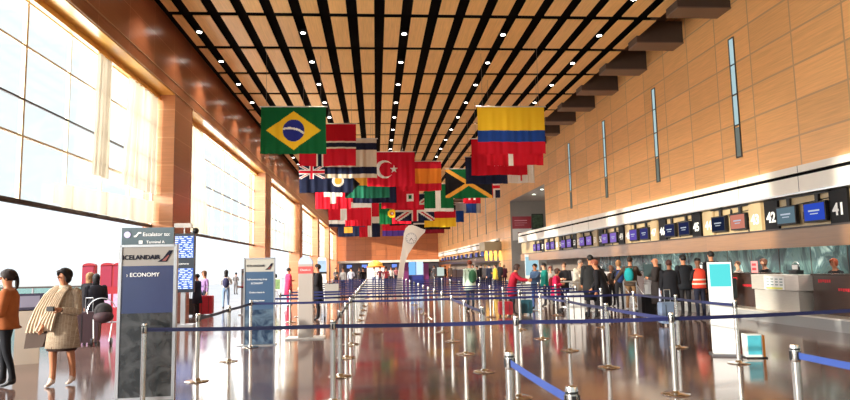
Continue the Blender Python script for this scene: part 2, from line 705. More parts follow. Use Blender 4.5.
# teal mural wall behind the desks
def mural():
    m = bpy.data.materials.new('teal_mural')
    m.use_nodes = True
    n = m.node_tree.nodes
    l = m.node_tree.links
    p = n['Principled BSDF']
    p.inputs['Roughness'].default_value = 0.25
    tc = n.new('ShaderNodeTexCoord')
    mp = n.new('ShaderNodeMapping')
    mp.inputs['Scale'].default_value = (1, 0.9, 0.55)
    wv = n.new('ShaderNodeTexNoise')
    wv.inputs['Scale'].default_value = 1.12
    wv.inputs['Detail'].default_value = 7
    wv.inputs['Distortion'].default_value = 2.2
    cr = n.new('ShaderNodeValToRGB')
    e = cr.color_ramp.elements
    e[0].position = 0.30
    e[0].color = rgb(38, 52, 56)
    e[1].position = 0.80
    e[1].color = rgb(226, 240, 236)
    for ps, c in ((0.44, (52, 74, 76)), (0.51, (82, 108, 104)), (0.58, (66, 94, 98)), (0.66, (136, 166, 162))):
        q = e.new(ps)
        q.color = rgb(*c)
    l.new(tc.outputs['Object'], mp.inputs[0])
    l.new(mp.outputs[0], wv.inputs[0])
    l.new(wv.outputs[0], cr.inputs[0])
    l.new(cr.outputs[0], p.inputs['Base Color'])
    return m


b = MB()
b.box(13.0, 13.1, -10, 36, 0, 2.9)
yy = -9
while yy < 36:
    b.box(12.985, 13.0, yy, yy + 0.02, 0, 2.9, 1)
    yy += 1.5
struct(b.build('wall_mural', [mural(), M_darkline]), 'teal and grey abstract mural wall behind the check-in desks')
b = MB()
b.box(XR + 0.12, 13.0, -10, 47.5, 2.85, 2.95)
b.box(XR + 0.12, 13.0, 50.8, YF - 1.3, 2.85, 2.95)
struct(b.build('ceiling_desk', mat('desk_soffit', (190, 170, 150), 0.7)))
b = MB()
b.box(13.0, 13.1, 36, 47.5, 0, 2.9)
b.box(13.0, 13.1, 50.8, YF - 1.3, 0, 2.9)
struct(b.build('wall_behind_desks', mat('taupe_wall', (128, 112, 102), 0.6, var=0.1)))
yy = 12.0
i = 0
for yy in (-4, 4, 12, 17, 22, 27, 32, 38, 44, 60, 72, 84, 96):  # unseen strip lights, added to light the mural behind the desks
    t = thing('added_strip_light', 'added linear light in the soffit over the desks, number %d from the camera' % (i + 1), 'ceiling light', (12.2, yy, 2.85), group='linear lights over the check-in desks')
    t['label'] = 'linear light in the soffit over the check-in desks'
    MB().box(-0.05, 0.05, -1.2, 1.2, -0.02, 0).build('diffuser', emis('added_strip_lamp', (255, 240, 220), 5), t)
    i += 1
    if yy < 30 or yy in (60, 84):
        a = bpy.data.lights.new('added_strip_glow', 'AREA')
        a.shape = 'RECTANGLE'
        a.size, a.size_y, a.energy, a.color = 0.3, 4.5, 70, (1.0, 0.93, 0.84)
        o = bpy.data.objects.new('added_strip_glow', a)
        C.objects.link(o)
        o.parent = t
        o.location = (0, 0, -0.04)

# unseen glazed end, added behind the camera to let sky light in
b = MB()
for x in range(-7, 12, 3):
    b.box(x - 0.05, x + 0.05, YN, YN + 0.1, 0, 10.6)
for z in (0.0, 3.2, 6.4, 9.6):
    b.box(-7.3, XR, YN, YN + 0.1, z, z + 0.1)
o = struct(b.build('window_9', M_alu), 'unseen glazed end wall added behind the camera for sky light')
MB().box(-7.3, XR, YN + 0.03, YN + 0.04, 0, 10.6).build('pane', M_glass, o)

# ---------------------------------------------------------------- ceiling downlights
M_lamp = emis('lamp_white', (255, 250, 240), 14)
proto = None
ROWS = {-5.82: 'leftmost row', -2.38: 'second row from the left', 1.06: 'middle row', 4.5: 'fourth row from the left', 7.94: 'rightmost row'}
M_can = mat('lamp_can', (30, 30, 32), 0.5)
ORD = ['first', 'second', 'third', 'fourth', 'fifth', 'sixth', 'seventh', 'eighth', 'ninth', 'tenth', 'eleventh', 'twelfth', 'thirteenth', 'fourteenth', 'fifteenth', 'sixteenth', 'seventeenth']
for X, rn in ROWS.items():
    for j in range(30):
        Y = 17.9 + SY * j
        if Y > YF - 1:
            break
        if proto is None:
            proto = thing('ceiling_downlight', '', 'ceiling light')
            MB().lathe([(0.085, -0.02), (0.105, -0.02), (0.105, 0.05), (0.085, 0.05)], 18).build('housing', M_can, proto)
            MB().lathe([(0.085, -0.03), (0.085, -0.022)], 18).build('lamp_face', M_lamp, proto)
            t = proto
        else:
            t = copy_tree(proto)
        t.location = (X, Y, ZC + 0.01)
        if j < 8:
            t['label'] = 'round downlight in the ceiling, %s, %s from the camera' % (rn, ORD[j])
            t['group'] = 'ceiling downlights'
        else:
            t['label'] = 'small distant ceiling downlight far down the %s' % rn
            t['group'] = 'distant ceiling downlights, ' + rn
        if j % 2 == 0:
            a = bpy.data.lights.get('downlight_beam') or bpy.data.lights.new('downlight_beam', 'SPOT')
            a.energy = 260
            a.color = (1.0, 0.88, 0.72)
            a.spot_size = math.radians(100)
            a.spot_blend = 0.8
            a.shadow_soft_size = 0.09
            o = bpy.data.objects.new('downlight_beam', a)
            C.objects.link(o)
            o.parent = t
            o.location = (0, 0, -0.06)

# ================================================================ FLAGS
FL = {}


def fcol(key):
    cols = dict(g=(10, 92, 48), y=(236, 190, 40), b=(38, 46, 128), w=(222, 218, 210), r=(196, 22, 44), n=(26, 32, 58), k=(22, 20, 24),
                o=(226, 130, 40), c=(30, 66, 140), e=(196, 20, 40), t=(34, 110, 84), s=(150, 150, 156), v=(84, 60, 150), q=(210, 200, 180), d=(120, 16, 34), m=(224, 160, 60))
    return mat('cloth_' + key, cols[key], 0.75, spec=0.15)


def star(u, v, cu, cv, R, asp, n=5, rot=0):
    x, y = (u - cu) * asp, v - cv
    a = (math.atan2(x, y) + rot) % (2 * PI / n) - PI / n
    d = math.hypot(x, y)
    r_in = 0.40 * R
    a = abs(a)
    # between tip (a = pi/n) and notch (a = 0)
    A = Vector((R * math.cos(PI / n), R * math.sin(PI / n)))
    B = Vector((r_in, 0))
    P = Vector((d * math.cos(a), d * math.sin(a)))
    N = Vector((-(A - B).y, (A - B).x))
    return (P - B).dot(N) >= 0 if (Vector((0, 0)) - B).dot(N) >= 0 else (P - B).dot(N) <= 0


def brazil(u, v):
    x, y = (u - .5) * 1.42, v - .5
    if math.hypot(x, y) < .235:
        rr = math.hypot(x + .09, y + .44)
        return 'w' if abs(rr - .49) < .022 else 'b'
    if abs(x) / .60 + abs(y) / .41 < 1:
        return 'y'
    return 'g'


def nordic(f, c1, c2, cx=.36, w1=.085, w2=.045, asp=1.4):
    def g(u, v):
        x, y = abs(u - cx) * asp, abs(v - .5)
        if min(x, y) < w2:
            return c2
        if min(x, y) < w1:
            return c1
        return f
    return g


def union(u, v):
    x, y = (u - .5) * 2, (v - .5)
    if abs(x) < .10 or abs(y) < .10:
        return 'r'
    if abs(x) < .17 or abs(y) < .17:
        return 'w'
    d = abs(abs(x) * .5 - abs(y))
    if d < .03:
        return 'r'
    if d < .10:
        return 'w'
    return 'n'


def ensign(u, v):
    if u < .47 and v > .5:
        return union(u / .47, (v - .5) * 2)
    x, y = (u - .72) * 1.9, v - .42
    d = math.hypot(x, y)
    if d < .13:
        return 'm'
    if d < .21:
        return 'w'
    return 'n'


def red_ensign(u, v):
    x, y = (u - .76) * 1.3, v - .42
    if abs(x) < .12 and -.16 < y < .13:
        return 'g' if abs(x) < .05 and abs(y) < .07 else 'w'
    return 'r'


def swiss(u, v):
    x, y = abs(u - .5) * 1.25, abs(v - .5)
    return 'w' if (x < .10 and y < .32) or (y < .10 and x < .32) else 'e'


def turkey(u, v):
    x, y = (u - .36) * 1.4, v - .5
    if math.hypot(x, y) < .26 and math.hypot(x - .065, y) > .21:
        return 'w'
    if star(u, v, .56, .5, .12, 1.4, rot=PI / 5 * 0):
        return 'w'
    return 'r'


def jamaica(u, v):
    x, y = u - .5, v - .5
    if abs(abs(x) - abs(y)) < .075:
        return 'm'
    return 'g' if abs(y) > abs(x) else 'k'


def bands(*cs, vert=False):
    tot = sum(c[1] for c in cs)

    def g(u, v):
        t = (u if vert else 1 - v) * tot
        for c, h in cs:
            if t < h:
                return c
            t -= h
        return cs[-1][0]
    return g


def israel(u, v):
    if .10 < v < .28 or .72 < v < .90:
        return 'n'
    return 's' if False else 'q'


def portugal(u, v):
    d = math.hypot((u - .4) * 1.45, v - .5)
    if d < .09:
        return 'w' if d < .06 else 'r'
    if d < .2:
        return 'y'
    return 'g' if u < .4 else 'r'


def triangle(u, v):
    if u < .34 * (1 - abs(v - .5) * 2):
        return 'k'
    if v > .88:
        return 'g'
    return 'm' if v > .45 else 't'


def dominican(u, v):
    if abs(u - .5) < .1 or abs(v - .5) < .1:
        return 'w'
    return ('n' if v > .5 else 'r') if u < .5 else ('r' if v > .5 else 'n')


def white_leaf(u, v):
    if star(u, v, .5, .42, .28, 1, 6) or (abs(u - .5) < .03 and .08 < v < .3):
        return 'r'
    return 'w'


def red_stars(u, v):
    for a, b_ in ((.36, .5), (.50, .30), (.62, .30), (.44, .30)):
        if star(u, v, a, b_, .075, 1.4):
            return 'w'
    return 'e'


def navy_emblem(u, v):
    for a in (.28, .72):
        if abs(u - a) < .12 and .2 < v < .62 - abs(u - a) * 1.2:
            return 'm'
    return 'n'


def uae(u, v):
    if u < .22:
        return 'r'
    return 'g' if v > .66 else ('w' if v > .33 else 'k')


def nigeria(u, v):
    if v < .13:
        return 'w'
    return 'w' if .38 < u < .56 else 'g'


def slov(u, v):
    if v > .5:
        return 'w' if (.3 < u < .42 or .58 < u < .7) and v > .7 else 'r'
    return 'c' if .15 < u < .75 else 's'


# image-measured rectangles turned into metres at each flag's own distance down the hall
def px_to_world(x, y, Y):
    d = CR @ Vector((x - 425, 200 - y, -630))
    t = Y / d.y
    return Vector((0, 0, 1.65)) + d * t


FLAGS = [
    # x0, x1, ytop, ybot, distance, pattern, label
    (261, 326, 107, 154, 23.3, brazil, 'green flag with a yellow diamond and blue disc, hanging nearest on the left'),
    (299, 356, 124, 166, 26.5, nordic('r', 'w', 'n'), 'red flag with navy cross edged in white, behind the green and yellow one'),
    (325, 376.5, 139, 178, 30.0, israel, 'off-white flag with two dark blue horizontal stripes, behind the navy cross flag'),
    (299, 353, 165, 192.5, 33.0, ensign, 'navy ensign with union canton and round white badge'),
    (315, 351, 178, 209, 37.5, swiss, 'red flag with stout white cross, low behind the navy ensign'),
    (345, 389, 170, 198, 35.0, triangle, 'flag with black triangle and gold over green bands beside the big red crescent'),
    (353, 396, 174, 203, 39.5, bands(('n', 1)), 'plain dark navy flag behind the gold and green one'),
    (328, 371, 190, 220, 43.0, nordic('e', 'w', 'w', .36, .10, .10), 'red flag with broad off-centre white cross, middle depth on the left'),
    (359, 380, 203, 237, 58.0, dominican, 'narrow flag quartered navy and red by a white cross'),
    (345, 371, 199, 226, 47.0, bands(('w', .25), ('e', 1)), 'red flag with white top band, deep on the left'),
    (329, 365, 208, 227, 53.0, bands(('n', .75), ('w', .2), ('n', .2)), 'dark blue flag with one low white stripe on the far left'),
    (338, 374, 217, 236.5, 64.0, navy_emblem, 'dark navy flag with two gold emblems, lowest on the left'),
    (367, 414.5, 152, 186.5, 33.0, turkey, 'red flag with white crescent and star'),
    (399.5, 441, 161.5, 191, 36.4, bands(('r', 1), ('o', 2), ('r', 1)), 'red and orange banded flag right beside the crescent flag'),
    (381, 419, 182, 208.5, 40.0, red_ensign, 'red flag with small white shield, under the crescent flag'),
    (395, 434, 194, 221, 48.0, union, 'union flag hanging in the centre above the clock'),
    (379, 411, 203, 224, 50.5, portugal, 'green and red flag with a yellow roundel, left of the clock top'),
    (383, 413, 207, 225.5, 55.0, uae, 'flag with red hoist and black lowest band, deep in the centre'),
    (382, 409, 217, 236, 62.0, bands(('r', 1.2), ('v', .5)), 'red flag with violet bottom band, left of the clock'),
    (424, 453, 184, 211.5, 44.0, nigeria, 'dark green flag with white upright band, behind the gold saltire flag'),
    (424, 455.5, 205, 227, 52.0, bands(('k', .6), ('r', .9), ('y', 1)), 'flag of black, red and yellow bands right of the clock top'),
    (455.5, 463.5, 203, 222, 53.0, bands(('s', .7), ('c', 1)), 'small grey and blue flag at end of the yellow-banded one'),
    (413, 450, 214, 229.5, 60.0, bands(('n', 1), ('w', .18), ('k', .6)), 'navy flag with thin white line, just right of the clock'),
    (416, 444, 218, 233.5, 68.0, bands(('d', 1)), 'deep red flag, lowest one right of the clock'),
    (477, 544, 107, 154, 22.9, bands(('y', 2), ('c', .95), ('e', 1.05)), 'wide yellow, blue and red banded flag nearest on the right'),
    (484, 542, 124, 165.5, 26.3, nordic('e', 'w', 'w', .44, .055, .055), 'red flag with white cross directly behind the yellow-topped one'),
    (471, 526, 139, 175, 30.0, red_stars, 'bright red flag with small white stars, third on the right'),
    (507, 533.5, 153, 183, 33.5, white_leaf, 'white flag with red leaf-like emblem on the right'),
    (465, 507, 157, 184, 35.0, bands(('n', 1)), 'plain navy flag tucked behind the starred red flag'),
    (445, 491.5, 169, 198, 37.0, jamaica, 'green and black flag with gold diagonal cross'),
    (458, 499.5, 176, 198, 41.0, nordic('n', 'w', 'e', .78, .15, .07), 'navy flag with red and white cross, behind the gold saltire flag'),
    (463, 480.5, 194, 213, 55.0, slov, 'small red and blue flag alone below the gold saltire flag'),
]
M_rod = mat('flag_rod', (205, 205, 205), 0.35, 0.6)
M_cord = mat('flag_cord', (120, 112, 106), 0.6)
for i, (x0, x1, yt, yb, Y, pat, lab) in enumerate(FLAGS):
    A = px_to_world(x0, yt, Y)
    B = px_to_world(x1, yt, Y)
    D = px_to_world((x0 + x1) / 2, yb, Y)
    wd, hh = B.x - A.x, (A.z + B.z) / 2 - D.z
    zt = (A.z + B.z) / 2
    t = thing('national_flag', lab, 'flag', ((A.x + B.x) / 2, Y, zt - hh), 0, 'flags hanging from the hall ceiling')
    nu, nv = (110, 78) if Y < 40 else (60, 42)
    vs, fs, mi, keys = [], [], [], []
    rnd = random.Random(i)
    ph = [rnd.random() * 6 for _ in range(4)]
    k1, k2 = rnd.uniform(26, 34), rnd.uniform(50, 62)
    for j in range(nv + 1):
        v = j / nv
        g = 0.25 + 0.75 * (1 - v)
        for q in range(nu + 1):
            u = q / nu
            y = (0.030 * math.sin(k1 * u + ph[0] + 1.2 * v) + 0.016 * math.sin(k2 * u + ph[1]) + 0.035 * math.sin(7 * u + ph[2] + 2 * v) * (1 - v)) * g
            z = v * hh + (0.012 * math.sin(9 * u + ph[3])) * (1 - v)
            xx = (u - .5) * wd * (1 - 0.012 * (1 - v) * math.sin(3 * v + ph[0]))
            vs.append((xx, y, z))
    for j in range(nv):
        for q in range(nu):
            a = j * (nu + 1) + q
            fs.append((a, a + 1, a + nu + 2, a + nu + 1))
            key = pat((q + .5) / nu, (j + .5) / nv)
            if key not in keys:
                keys.append(key)
            mi.append(keys.index(key))
    m_ = MB()
    m_.v, m_.f, m_.m = vs, fs, mi
    cl = m_.build('cloth', [fcol(k_) for k_ in keys], t, smooth=True)
    MB().tube((-wd / 2 - .06, 0, hh + .012), (wd / 2 + .06, 0, hh + .012), .022).build('rod', M_rod, t)
    top = ZC + 0.21 - (zt - hh)
    for sx in (-1, 1):
        MB().tube((sx * wd * .42, 0, hh + .03), (sx * wd * .42, 0, top), .006, n=5).build('cord', M_cord, t)


# ================================================================ STANCHIONS
def post_proto():
    t = bpy.data.objects.new('queue_post', None)
    C.objects.link(t)
    MB().lathe([(.175, 0), (.178, .008), (.165, .016), (.06, .026), (.04, .05)], 28).build('base', M_chrome, t, True)
    MB().lathe([(.033, .03), (.033, .90)], 20).build('tube', M_chrome, t, True)
    h = MB().lathe([(.033, .885), (.035, .89), (.035, .995), (.031, 1.01), (.01, 1.014)], 20)
    h.box(-.040, .040, -.011, .011, .90, .965, 1)
    h.box(-.011, .011, -.040, .040, .90, .965, 1)
    h.lathe([(.0355, .972), (.0355, .985)], 20, 1)
    h.build('belt_head', [M_chrome, M_cap], t, True)
    return t


_pp = post_proto()
_used = [False]
M_lit = M_belt


def post(x, y, label, group=None, to=(), m=M_belt):
    if not _used[0]:
        t = _pp
        _used[0] = True
    else:
        t = _pp.copy()
        C.objects.link(t)
        for ch in _children:
            d = ch.copy()
            C.objects.link(d)
            d.parent = t
    t.location = (x, y, 0)
    tag(t, label, 'queue post', group or 'steel queue posts with belts')
    for (x2, y2) in to:
        d = Vector((x2 - x, y2 - y, 0))
        L = d.length
        b = MB()
        n = 8
        vs = []
        for i in range(n + 1):
            s = .035 + (L - .07) * i / n
            sag = -.008 * math.sin(PI * i / n) * min(L / 2, 1.5)
            for z in (.908, .957):
                for e in (-.0012, .0012):
                    vs.append((s, e, z + sag))
        fs = []
        for i in range(n):
            a = i * 4
            for p, q in ((0, 2), (3, 1), (2, 3), (1, 0)):
                fs.append((a + p, a + q, a + 4 + q, a + 4 + p))
        b.add(vs, fs)
        c = b.build('belt', m, t)
        c.rotation_euler = (0, 0, math.atan2(d.y, d.x))
    return t


_children = list(_pp.children)


XC = [-2.72, -.57, 1.67, 3.68, 5.84]
CN = ['column nearest the windows', 'second column from the windows', 'middle column', 'fourth column from the windows', 'column nearest the desks']
# nearest loose posts
post(.98, 4.72, 'nearest pair of queue posts, the farther one, blue belt slanting to lower right', to=[(1.02, 3.34)], m=M_belt2)
post(1.02, 3.34, 'closest queue post, its black cap just inside the bottom edge right of centre')
post(3.15, 4.63, 'queue post at lower right holding a blue belt that runs out of frame', to=[(3.25, 3.0)], m=M_belt2)
post(3.25, 3.0, 'queue post just beyond the right edge, ending the lower right belt')
# front line
F = [(-2.93, 8.35), (-.55, 8.12), (1.76, 8.0), (3.73, 7.85), (7.4, 8.6)]
FNm = ['front line post before the tall blue airline sign', 'front line post second from the left, left of centre', 'front line post in the middle, just right of centre', 'front line post fourth from left, with a broad round base at bottom right', 'front line post at the far right beyond the frame']
for i, (x, y) in enumerate(F):
    to = [F[i + 1]] if i < 4 else []
    if i in (1, 3):
        to.append((XC[i], 10.0))
    post(x, y, FNm[i], to=to)
R2 = [10.0, 12.05, 14.1]
for j, y in enumerate(R2):
    for i, x in enumerate(XC):
        to = []
        if j < 2:
            to.append((x, R2[j + 1]))
        else:
            if i < 4:
                to.append((XC[i + 1], y))
        if j == 0 and i == 4:
            pass
        post(x, y, 'queue post in the %s row behind the front line, %s' % (('first', 'second', 'third')[j], CN[i]), to=to, m=M_belt)
R3 = [16.2, 18.3, 20.4, 22.6, 25.2, 28.0, 31.5, 35.5, 40.0]
for j, y in enumerate(R3):
    for i, x in enumerate(XC):
        to = [(XC[i + 1], y)] if i < 4 and (not 38 < y < 42 or i != 2) else []
        if j < 4:
            lab, gp = 'queue post in the %s row behind the front line, %s' % (('fourth', 'fifth', 'sixth', 'seventh')[j], CN[i]), None
        else:
            lab, gp = 'small distant queue post in the rows near the clock, %s' % CN[i], 'distant queue posts, ' + CN[i]
        post(x, y, lab, gp, to=to)

# ================================================================ SIGNS AND KIOSKS, LEFT
M_blue = mat('sign_blue', (30, 44, 84), 0.25, spec=0.6, coat=0.5, var=0.05)
M_band_s = mat('sign_band', (140, 136, 132), 0.35, coat=0.2)
M_txt = mat('sign_white_ink', (236, 238, 240), 0.5)
M_inkd = mat('sign_dark_ink', (22, 24, 40), 0.7, spec=.1)


def rock_mat(name, a, b_, sc_=3):
    m = bpy.data.materials.new(name)
    m.use_nodes = True
    n = m.node_tree.nodes
    l = m.node_tree.links
    tc = n.new('ShaderNodeTexCoord')
    nz = n.new('ShaderNodeTexNoise')
    nz.inputs['Scale'].default_value = sc_
    nz.inputs['Detail'].default_value = 8
    nz.inputs['Distortion'].default_value = 1.12
    cr = n.new('ShaderNodeValToRGB')
    cr.color_ramp.elements[0].position = .4
    cr.color_ramp.elements[1].position = .68
    cr.color_ramp.elements[0].color = rgb(*a)
    cr.color_ramp.elements[1].color = rgb(*b_)
    l.new(tc.outputs['Object'], nz.inputs[0])
    l.new(nz.outputs[0], cr.inputs[0])
    l.new(cr.outputs[0], n['Principled BSDF'].inputs['Base Color'])
    n['Principled BSDF'].inputs['Roughness'].default_value = .25
    n['Principled BSDF'].inputs['Coat Weight'].default_value = .5
    return m


M_rock = rock_mat('photo_rocks', (20, 24, 26), (66, 68, 70), 4.5)
M_rock2 = rock_mat('photo_lagoon', (24, 44, 70), (96, 118, 136), 3.5)


def fin(parent, x, z, s, y, m):
    b = MB().poly([(0, 0), (.20, 0), (.34, .26), (.25, .26), (.12, .08)], .006)
    o = b.build('tail_fin_mark', m, parent)
    o.location = (x, y, z)
    o.scale = (s, 1, s)
    c = MB().poly([(.10, .02), (.19, .02), (.26, .15), (.235, .15)], .006).build('fin_stripe', mat('fin_rust', (120, 60, 56), .6), o)
    c.location = (0, -.004, 0)
    return o


t = thing('airline_sign_stand', 'tall blue freestanding airline sign with grey header, left foreground', 'sign', (-3.02, 8.7, 0), math.radians(3))
W, Hh = .70, 2.02
b = MB()
for sx in (-1, 1):
    b.box(sx * W / 2 - .02, sx * W / 2 + .02, -.04, .04, 0, Hh)
b.box(-W / 2, W / 2, -.04, .04, Hh - .03, Hh)
b.box(-W / 2, W / 2, -.04, .04, 0, .04)
b.build('frame', M_alu, t)
MB().box(-W / 2 + .02, W / 2 - .02, -.03, .03, 1.12, 1.74).build('blue_panel', M_blue, t)
MB().box(-W / 2 + .02, W / 2 - .02, -.03, .03, .04, 1.12).build('landscape_photo', M_rock, t)
MB().box(-W / 2 + .02, W / 2 - .02, -.03, .03, 1.74, 1.99).build('header_band', M_band_s, t)
text('lettering', 'ICELANDAIR', .084, M_inkd, t, (-.085, -.034, 1.85), FRONT, bold=.0015)
fin(t, .12, 1.79, .58, -.037, M_inkd)
text('lettering', '\u203a ECONOMY', .075, M_txt, t, (-.06, -.034, 1.62), FRONT)

t = thing('escalator_sign', 'dark grey wayfinding sign with arrow text above the tall blue airline sign', 'sign', (-3.24, 9.3, 0))
MB().box(-.36, .36, -.03, .03, 2.0, 2.29).build('panel', mat('wayfinding_grey', (58, 76, 84), .3, coat=.3), t)
b = MB()
b.box(-.04, .04, 0.03, .09, 0, 2.2)
b.box(-.3, .3, -.2, .3, 0, .02)
b.build('stand', M_alu, t)
MB().lathe([(.045, 0), (.045, .01)], 20, 0, Matrix.Translation((-.28, -.03, 2.19)) @ Matrix.Rotation(PI / 2, 4, 'X')).build('round_pictogram', mat('picto_violet', (196, 190, 240), .4), t)
MB().poly([(0, 0), (.03, 0), (.07, .05), (.1, .05), (.1, .07), (.06, .07), (.02, .02), (0, .02)], .006, M=Matrix.Translation((-.19, -.036, 2.155))).build('escalator_pictogram', M_txt, t)
text('lettering', 'Escalator to:', .075, M_txt, t, (.12, -.034, 2.19), FRONT)
text('lettering', 'Terminal A', .055, M_txt, t, (.11, -.034, 2.08), FRONT)
MB().box(-.12, -.07, -.036, -.03, 2.06, 2.105).build('square_pictogram', M_txt, t)

t = thing('airline_sign_stand', 'second airline sign, slate blue with white text lines, beyond the tall one', 'sign', (-2.61, 14.5, 0), math.radians(2))
W, Hh = .66, 1.93
b = MB()
for sx in (-1, 1):
    b.box(sx * W / 2 - .015, sx * W / 2 + .015, -.04, .04, 0, Hh)
b.box(-W / 2, W / 2, -.04, .04, Hh - .03, Hh)
b.box(-W / 2 - .15, W / 2 + .05, -.14, .14, 0, .02)
b.build('frame', M_alu, t)
MB().box(-W / 2, W / 2, -.03, .03, .78, 1.62).build('text_panel', mat('slate_blue', (56, 82, 112), .3, coat=.4), t)
MB().box(-W / 2, W / 2, -.03, .03, .02, .78).build('landscape_photo', M_rock2, t)
MB().box(-W / 2, W / 2, -.03, .03, 1.62, 1.90).build('header_band', mat('header_cream', (168, 166, 158), .4), t)
fin(t, .12, 1.66, .55, -.037, M_inkd)
text('lettering', 'ICELANDAIR', .07, M_inkd, t, (-.08, -.034, 1.75), FRONT)
for z, s_ in ((1.45, 'Self-service bag drop'), (1.36, 'ECONOMY'), (1.16, 'Online check-in'), (.98, 'Boarding passes')):
    text('lettering', s_, .052, M_txt, t, (-.05, -.034, z), FRONT)

t = thing('white_totem', 'slim white totem with red label band and rounded top, left of centre', 'totem', (-1.70, 15.6, 0))
MB().box(-.17, .17, -.12, .12, .03, 1.78).build('body', mat('totem_white', (168, 160, 154), .45), t)
MB().box(-.45, .45, -.3, .3, 0, .03).build('base_plate', M_wht, t)
MB().box(-.172, .172, -.123, .123, 1.55, 1.72).build('red_band', mat('totem_red', (206, 84, 84), .4), t)
MB().lathe([(.17, -.1), (.17, .1)], 24, 0, Matrix.Translation((0, 0, 1.80)) @ Matrix.Rotation(PI / 2, 4, 'X')).build('rounded_top', mat('totem_top', (176, 190, 226), .4), t)
text('lettering', 'Check-in', .07, M_txt, t, (0, -.125, 1.635), FRONT)

# flight information stand
t = thing('flight_information_stand', 'black stand with two lit flight boards stacked, by the first pillar', 'display', (-5.95, 20.2, 0))
MB().box(-.33, .33, -.05, .09, 1.02, 2.84).build('housing', mat('fids_black', (28, 34, 44), .3), t)
b = MB()
b.box(-.07, .07, -.03, .05, 0.04, 1.05)
b.box(-.4, .4, -.3, .3, 0, .05)
b.build('stand', M_alu, t)


def board(parent, z0, z1, seed, x0=-.3, x1=.3, y=-.052):
    s = MB().box(x0, x1, y - .006, y, z0, z1).build('screen', emis('board_blue', (96, 130, 216), 1.0), parent)
    b = MB()
    rn = random.Random(seed)
    n = 12
    for i in range(n):
        z = z0 + (z1 - z0) * (i + .5) / n
        h = (z1 - z0) / n * .22
        x = x0 + .03
        while x < x1 - .05:
            l_ = rn.uniform(.04, .16)
            b.box(x, min(x + l_, x1 - .02), y - .009, y - .006, z - h, z + h)
            x += l_ + rn.choice((.02, .05, .09))
    b.build('text_rows', emis('board_white', (226, 236, 255), 1.6), s)


board(t, 2.08, 2.76, 1)
board(t, 1.12, 1.76, 2)
text('lettering', 'Departures', .08, M_txt, t, (-.02, -.055, 1.90), FRONT)
t = thing('security_camera', 'white camera housing on bracket atop the flight board stand', 'camera', (-5.95, 20.2, 2.84))
MB().box(-.30, .22, -.07, .07, .18, .32).build('housing', M_wht, t)
MB().tube((0, 0, 0), (0, 0, .18), .02).build('bracket', M_alu, t)
b = MB()
b.sphere((.34, 0, .08), .10, n=12)
b.tube((.18, 0, .22), (.34, 0, .12), .015)
b.build('dome', M_cap, t, True)

# pole with lit sign further down the window side
t = thing('lit_totem', 'small round-topped lit totem far down the window side', 'totem', (-3.95, 47, 0))
MB().box(-.3, .3, -.15, .15, 0, 1.3).build('pedestal', M_wht, t)
MB().box(-.32, .32, -.1, .1, 1.45, 2.3).build('screen', emis('screen_pale', (190, 214, 236), 1.1), t)
MB().box(-.34, .34, -.12, .12, 1.3, 1.45).build('collar', M_cap, t)
MB().lathe([(.32, -.1), (.32, .1)], 20, 0, Matrix.Translation((0, 0, 2.3)) @ Matrix.Rotation(PI / 2, 4, 'X')).build('rounded_top', M_wht, t)

# red totems in the window lobby
for i, (x, w_) in enumerate(((-9.80, .42), (-9.2, .42), (-8.78, .42))):
    t = thing('red_banner_totem', ('red banner totem behind the group with luggage, leftmost', 'red banner totem with pink panel, middle of three', 'red banner totem right beside the tall blue sign')[i], 'totem', (x, 22.6, 0), 0, 'red totems by the window')
    b = MB().box(-w_ / 2, w_ / 2, -.1, .1, 0.02, 1.92)
    b.lathe([(w_ / 2, -.1), (w_ / 2, .1)], 20, 0, Matrix.Translation((0, 0, 1.92)) @ Matrix.Rotation(PI / 2, 4, 'X') @ Matrix.Scale(.45, 4, (0, 1, 0)))
    b.build('body', M_red, t)
    MB().box(-w_ / 2 + .04, w_ / 2 - .04, -.115, -.1, 1.2, 1.9).build('panel', mat('totem_pink', (150, 34, 66), .4), t)
    MB().box(-w_ / 2 + .04, w_ / 2 - .04, -.115, -.1, .5, .95).build('picture', mat('totem_lilac', (196, 160, 200), .4, var=.4, vscale=8), t)
# glass balustrade
t = thing('glass_balustrade', 'glass balustrade with dark handrail across the window lobby', 'railing', (-7.8, 23.3, 0))
b = MB()
b.box(-8.5, 0, -.03, .03, 1.18, 1.24)
b.build('handrail', M_darkline, t)
MB().box(-8.5, 0, -.008, .008, .08, 1.18).build('glass_panel', glassy('teal_glass', (150, 220, 216), .6), t)
for x in (-8.4, -6.3, -4.2, -2.1, -.05):
    MB().box(x - .025, x + .025, -.03, .03, 0, 1.2).build('upright', M_alu, t)

# potted palm
t = thing('potted_palm', 'leafy potted palm in the window lobby behind the brown-topped woman', 'plant', (-8.75, 15.2, 0))
MB().lathe([(.2, 0), (.28, .5), (.26, .5), (.24, .44)], 20).build('pot', M_wht, t, True)
MB().tube((0, 0, .4), (.03, 0, 1.55), .035, .02).build('stem', mat('palm_stem', (96, 80, 50), .8), t)
b = MB()
rn = random.Random(4)
for i in range(46):
    a = rn.uniform(0, 2 * PI)
    el = rn.uniform(-.2, 1.2)
    L = rn.uniform(.25, .48)
    base = Vector((.03, 0, 1.5 + rn.uniform(-.15, .15)))
    dv = Vector((math.cos(a) * math.cos(el), math.sin(a) * math.cos(el), math.sin(el)))
    sd = dv.cross(Vector((0, 0, 1))).normalized() * .05
    p = [base, base + dv * L * .5 + sd - Vector((0, 0, .0)), base + dv * L - Vector((0, 0, .12)), base + dv * L * .5 - sd]
    b.add([v for v in p] + [p[1] + Vector((0, 0, -.01))], [(0, 1, 2, 3)])
b.build('leaves', mat('palm_green', (84, 158, 110), .5), t)

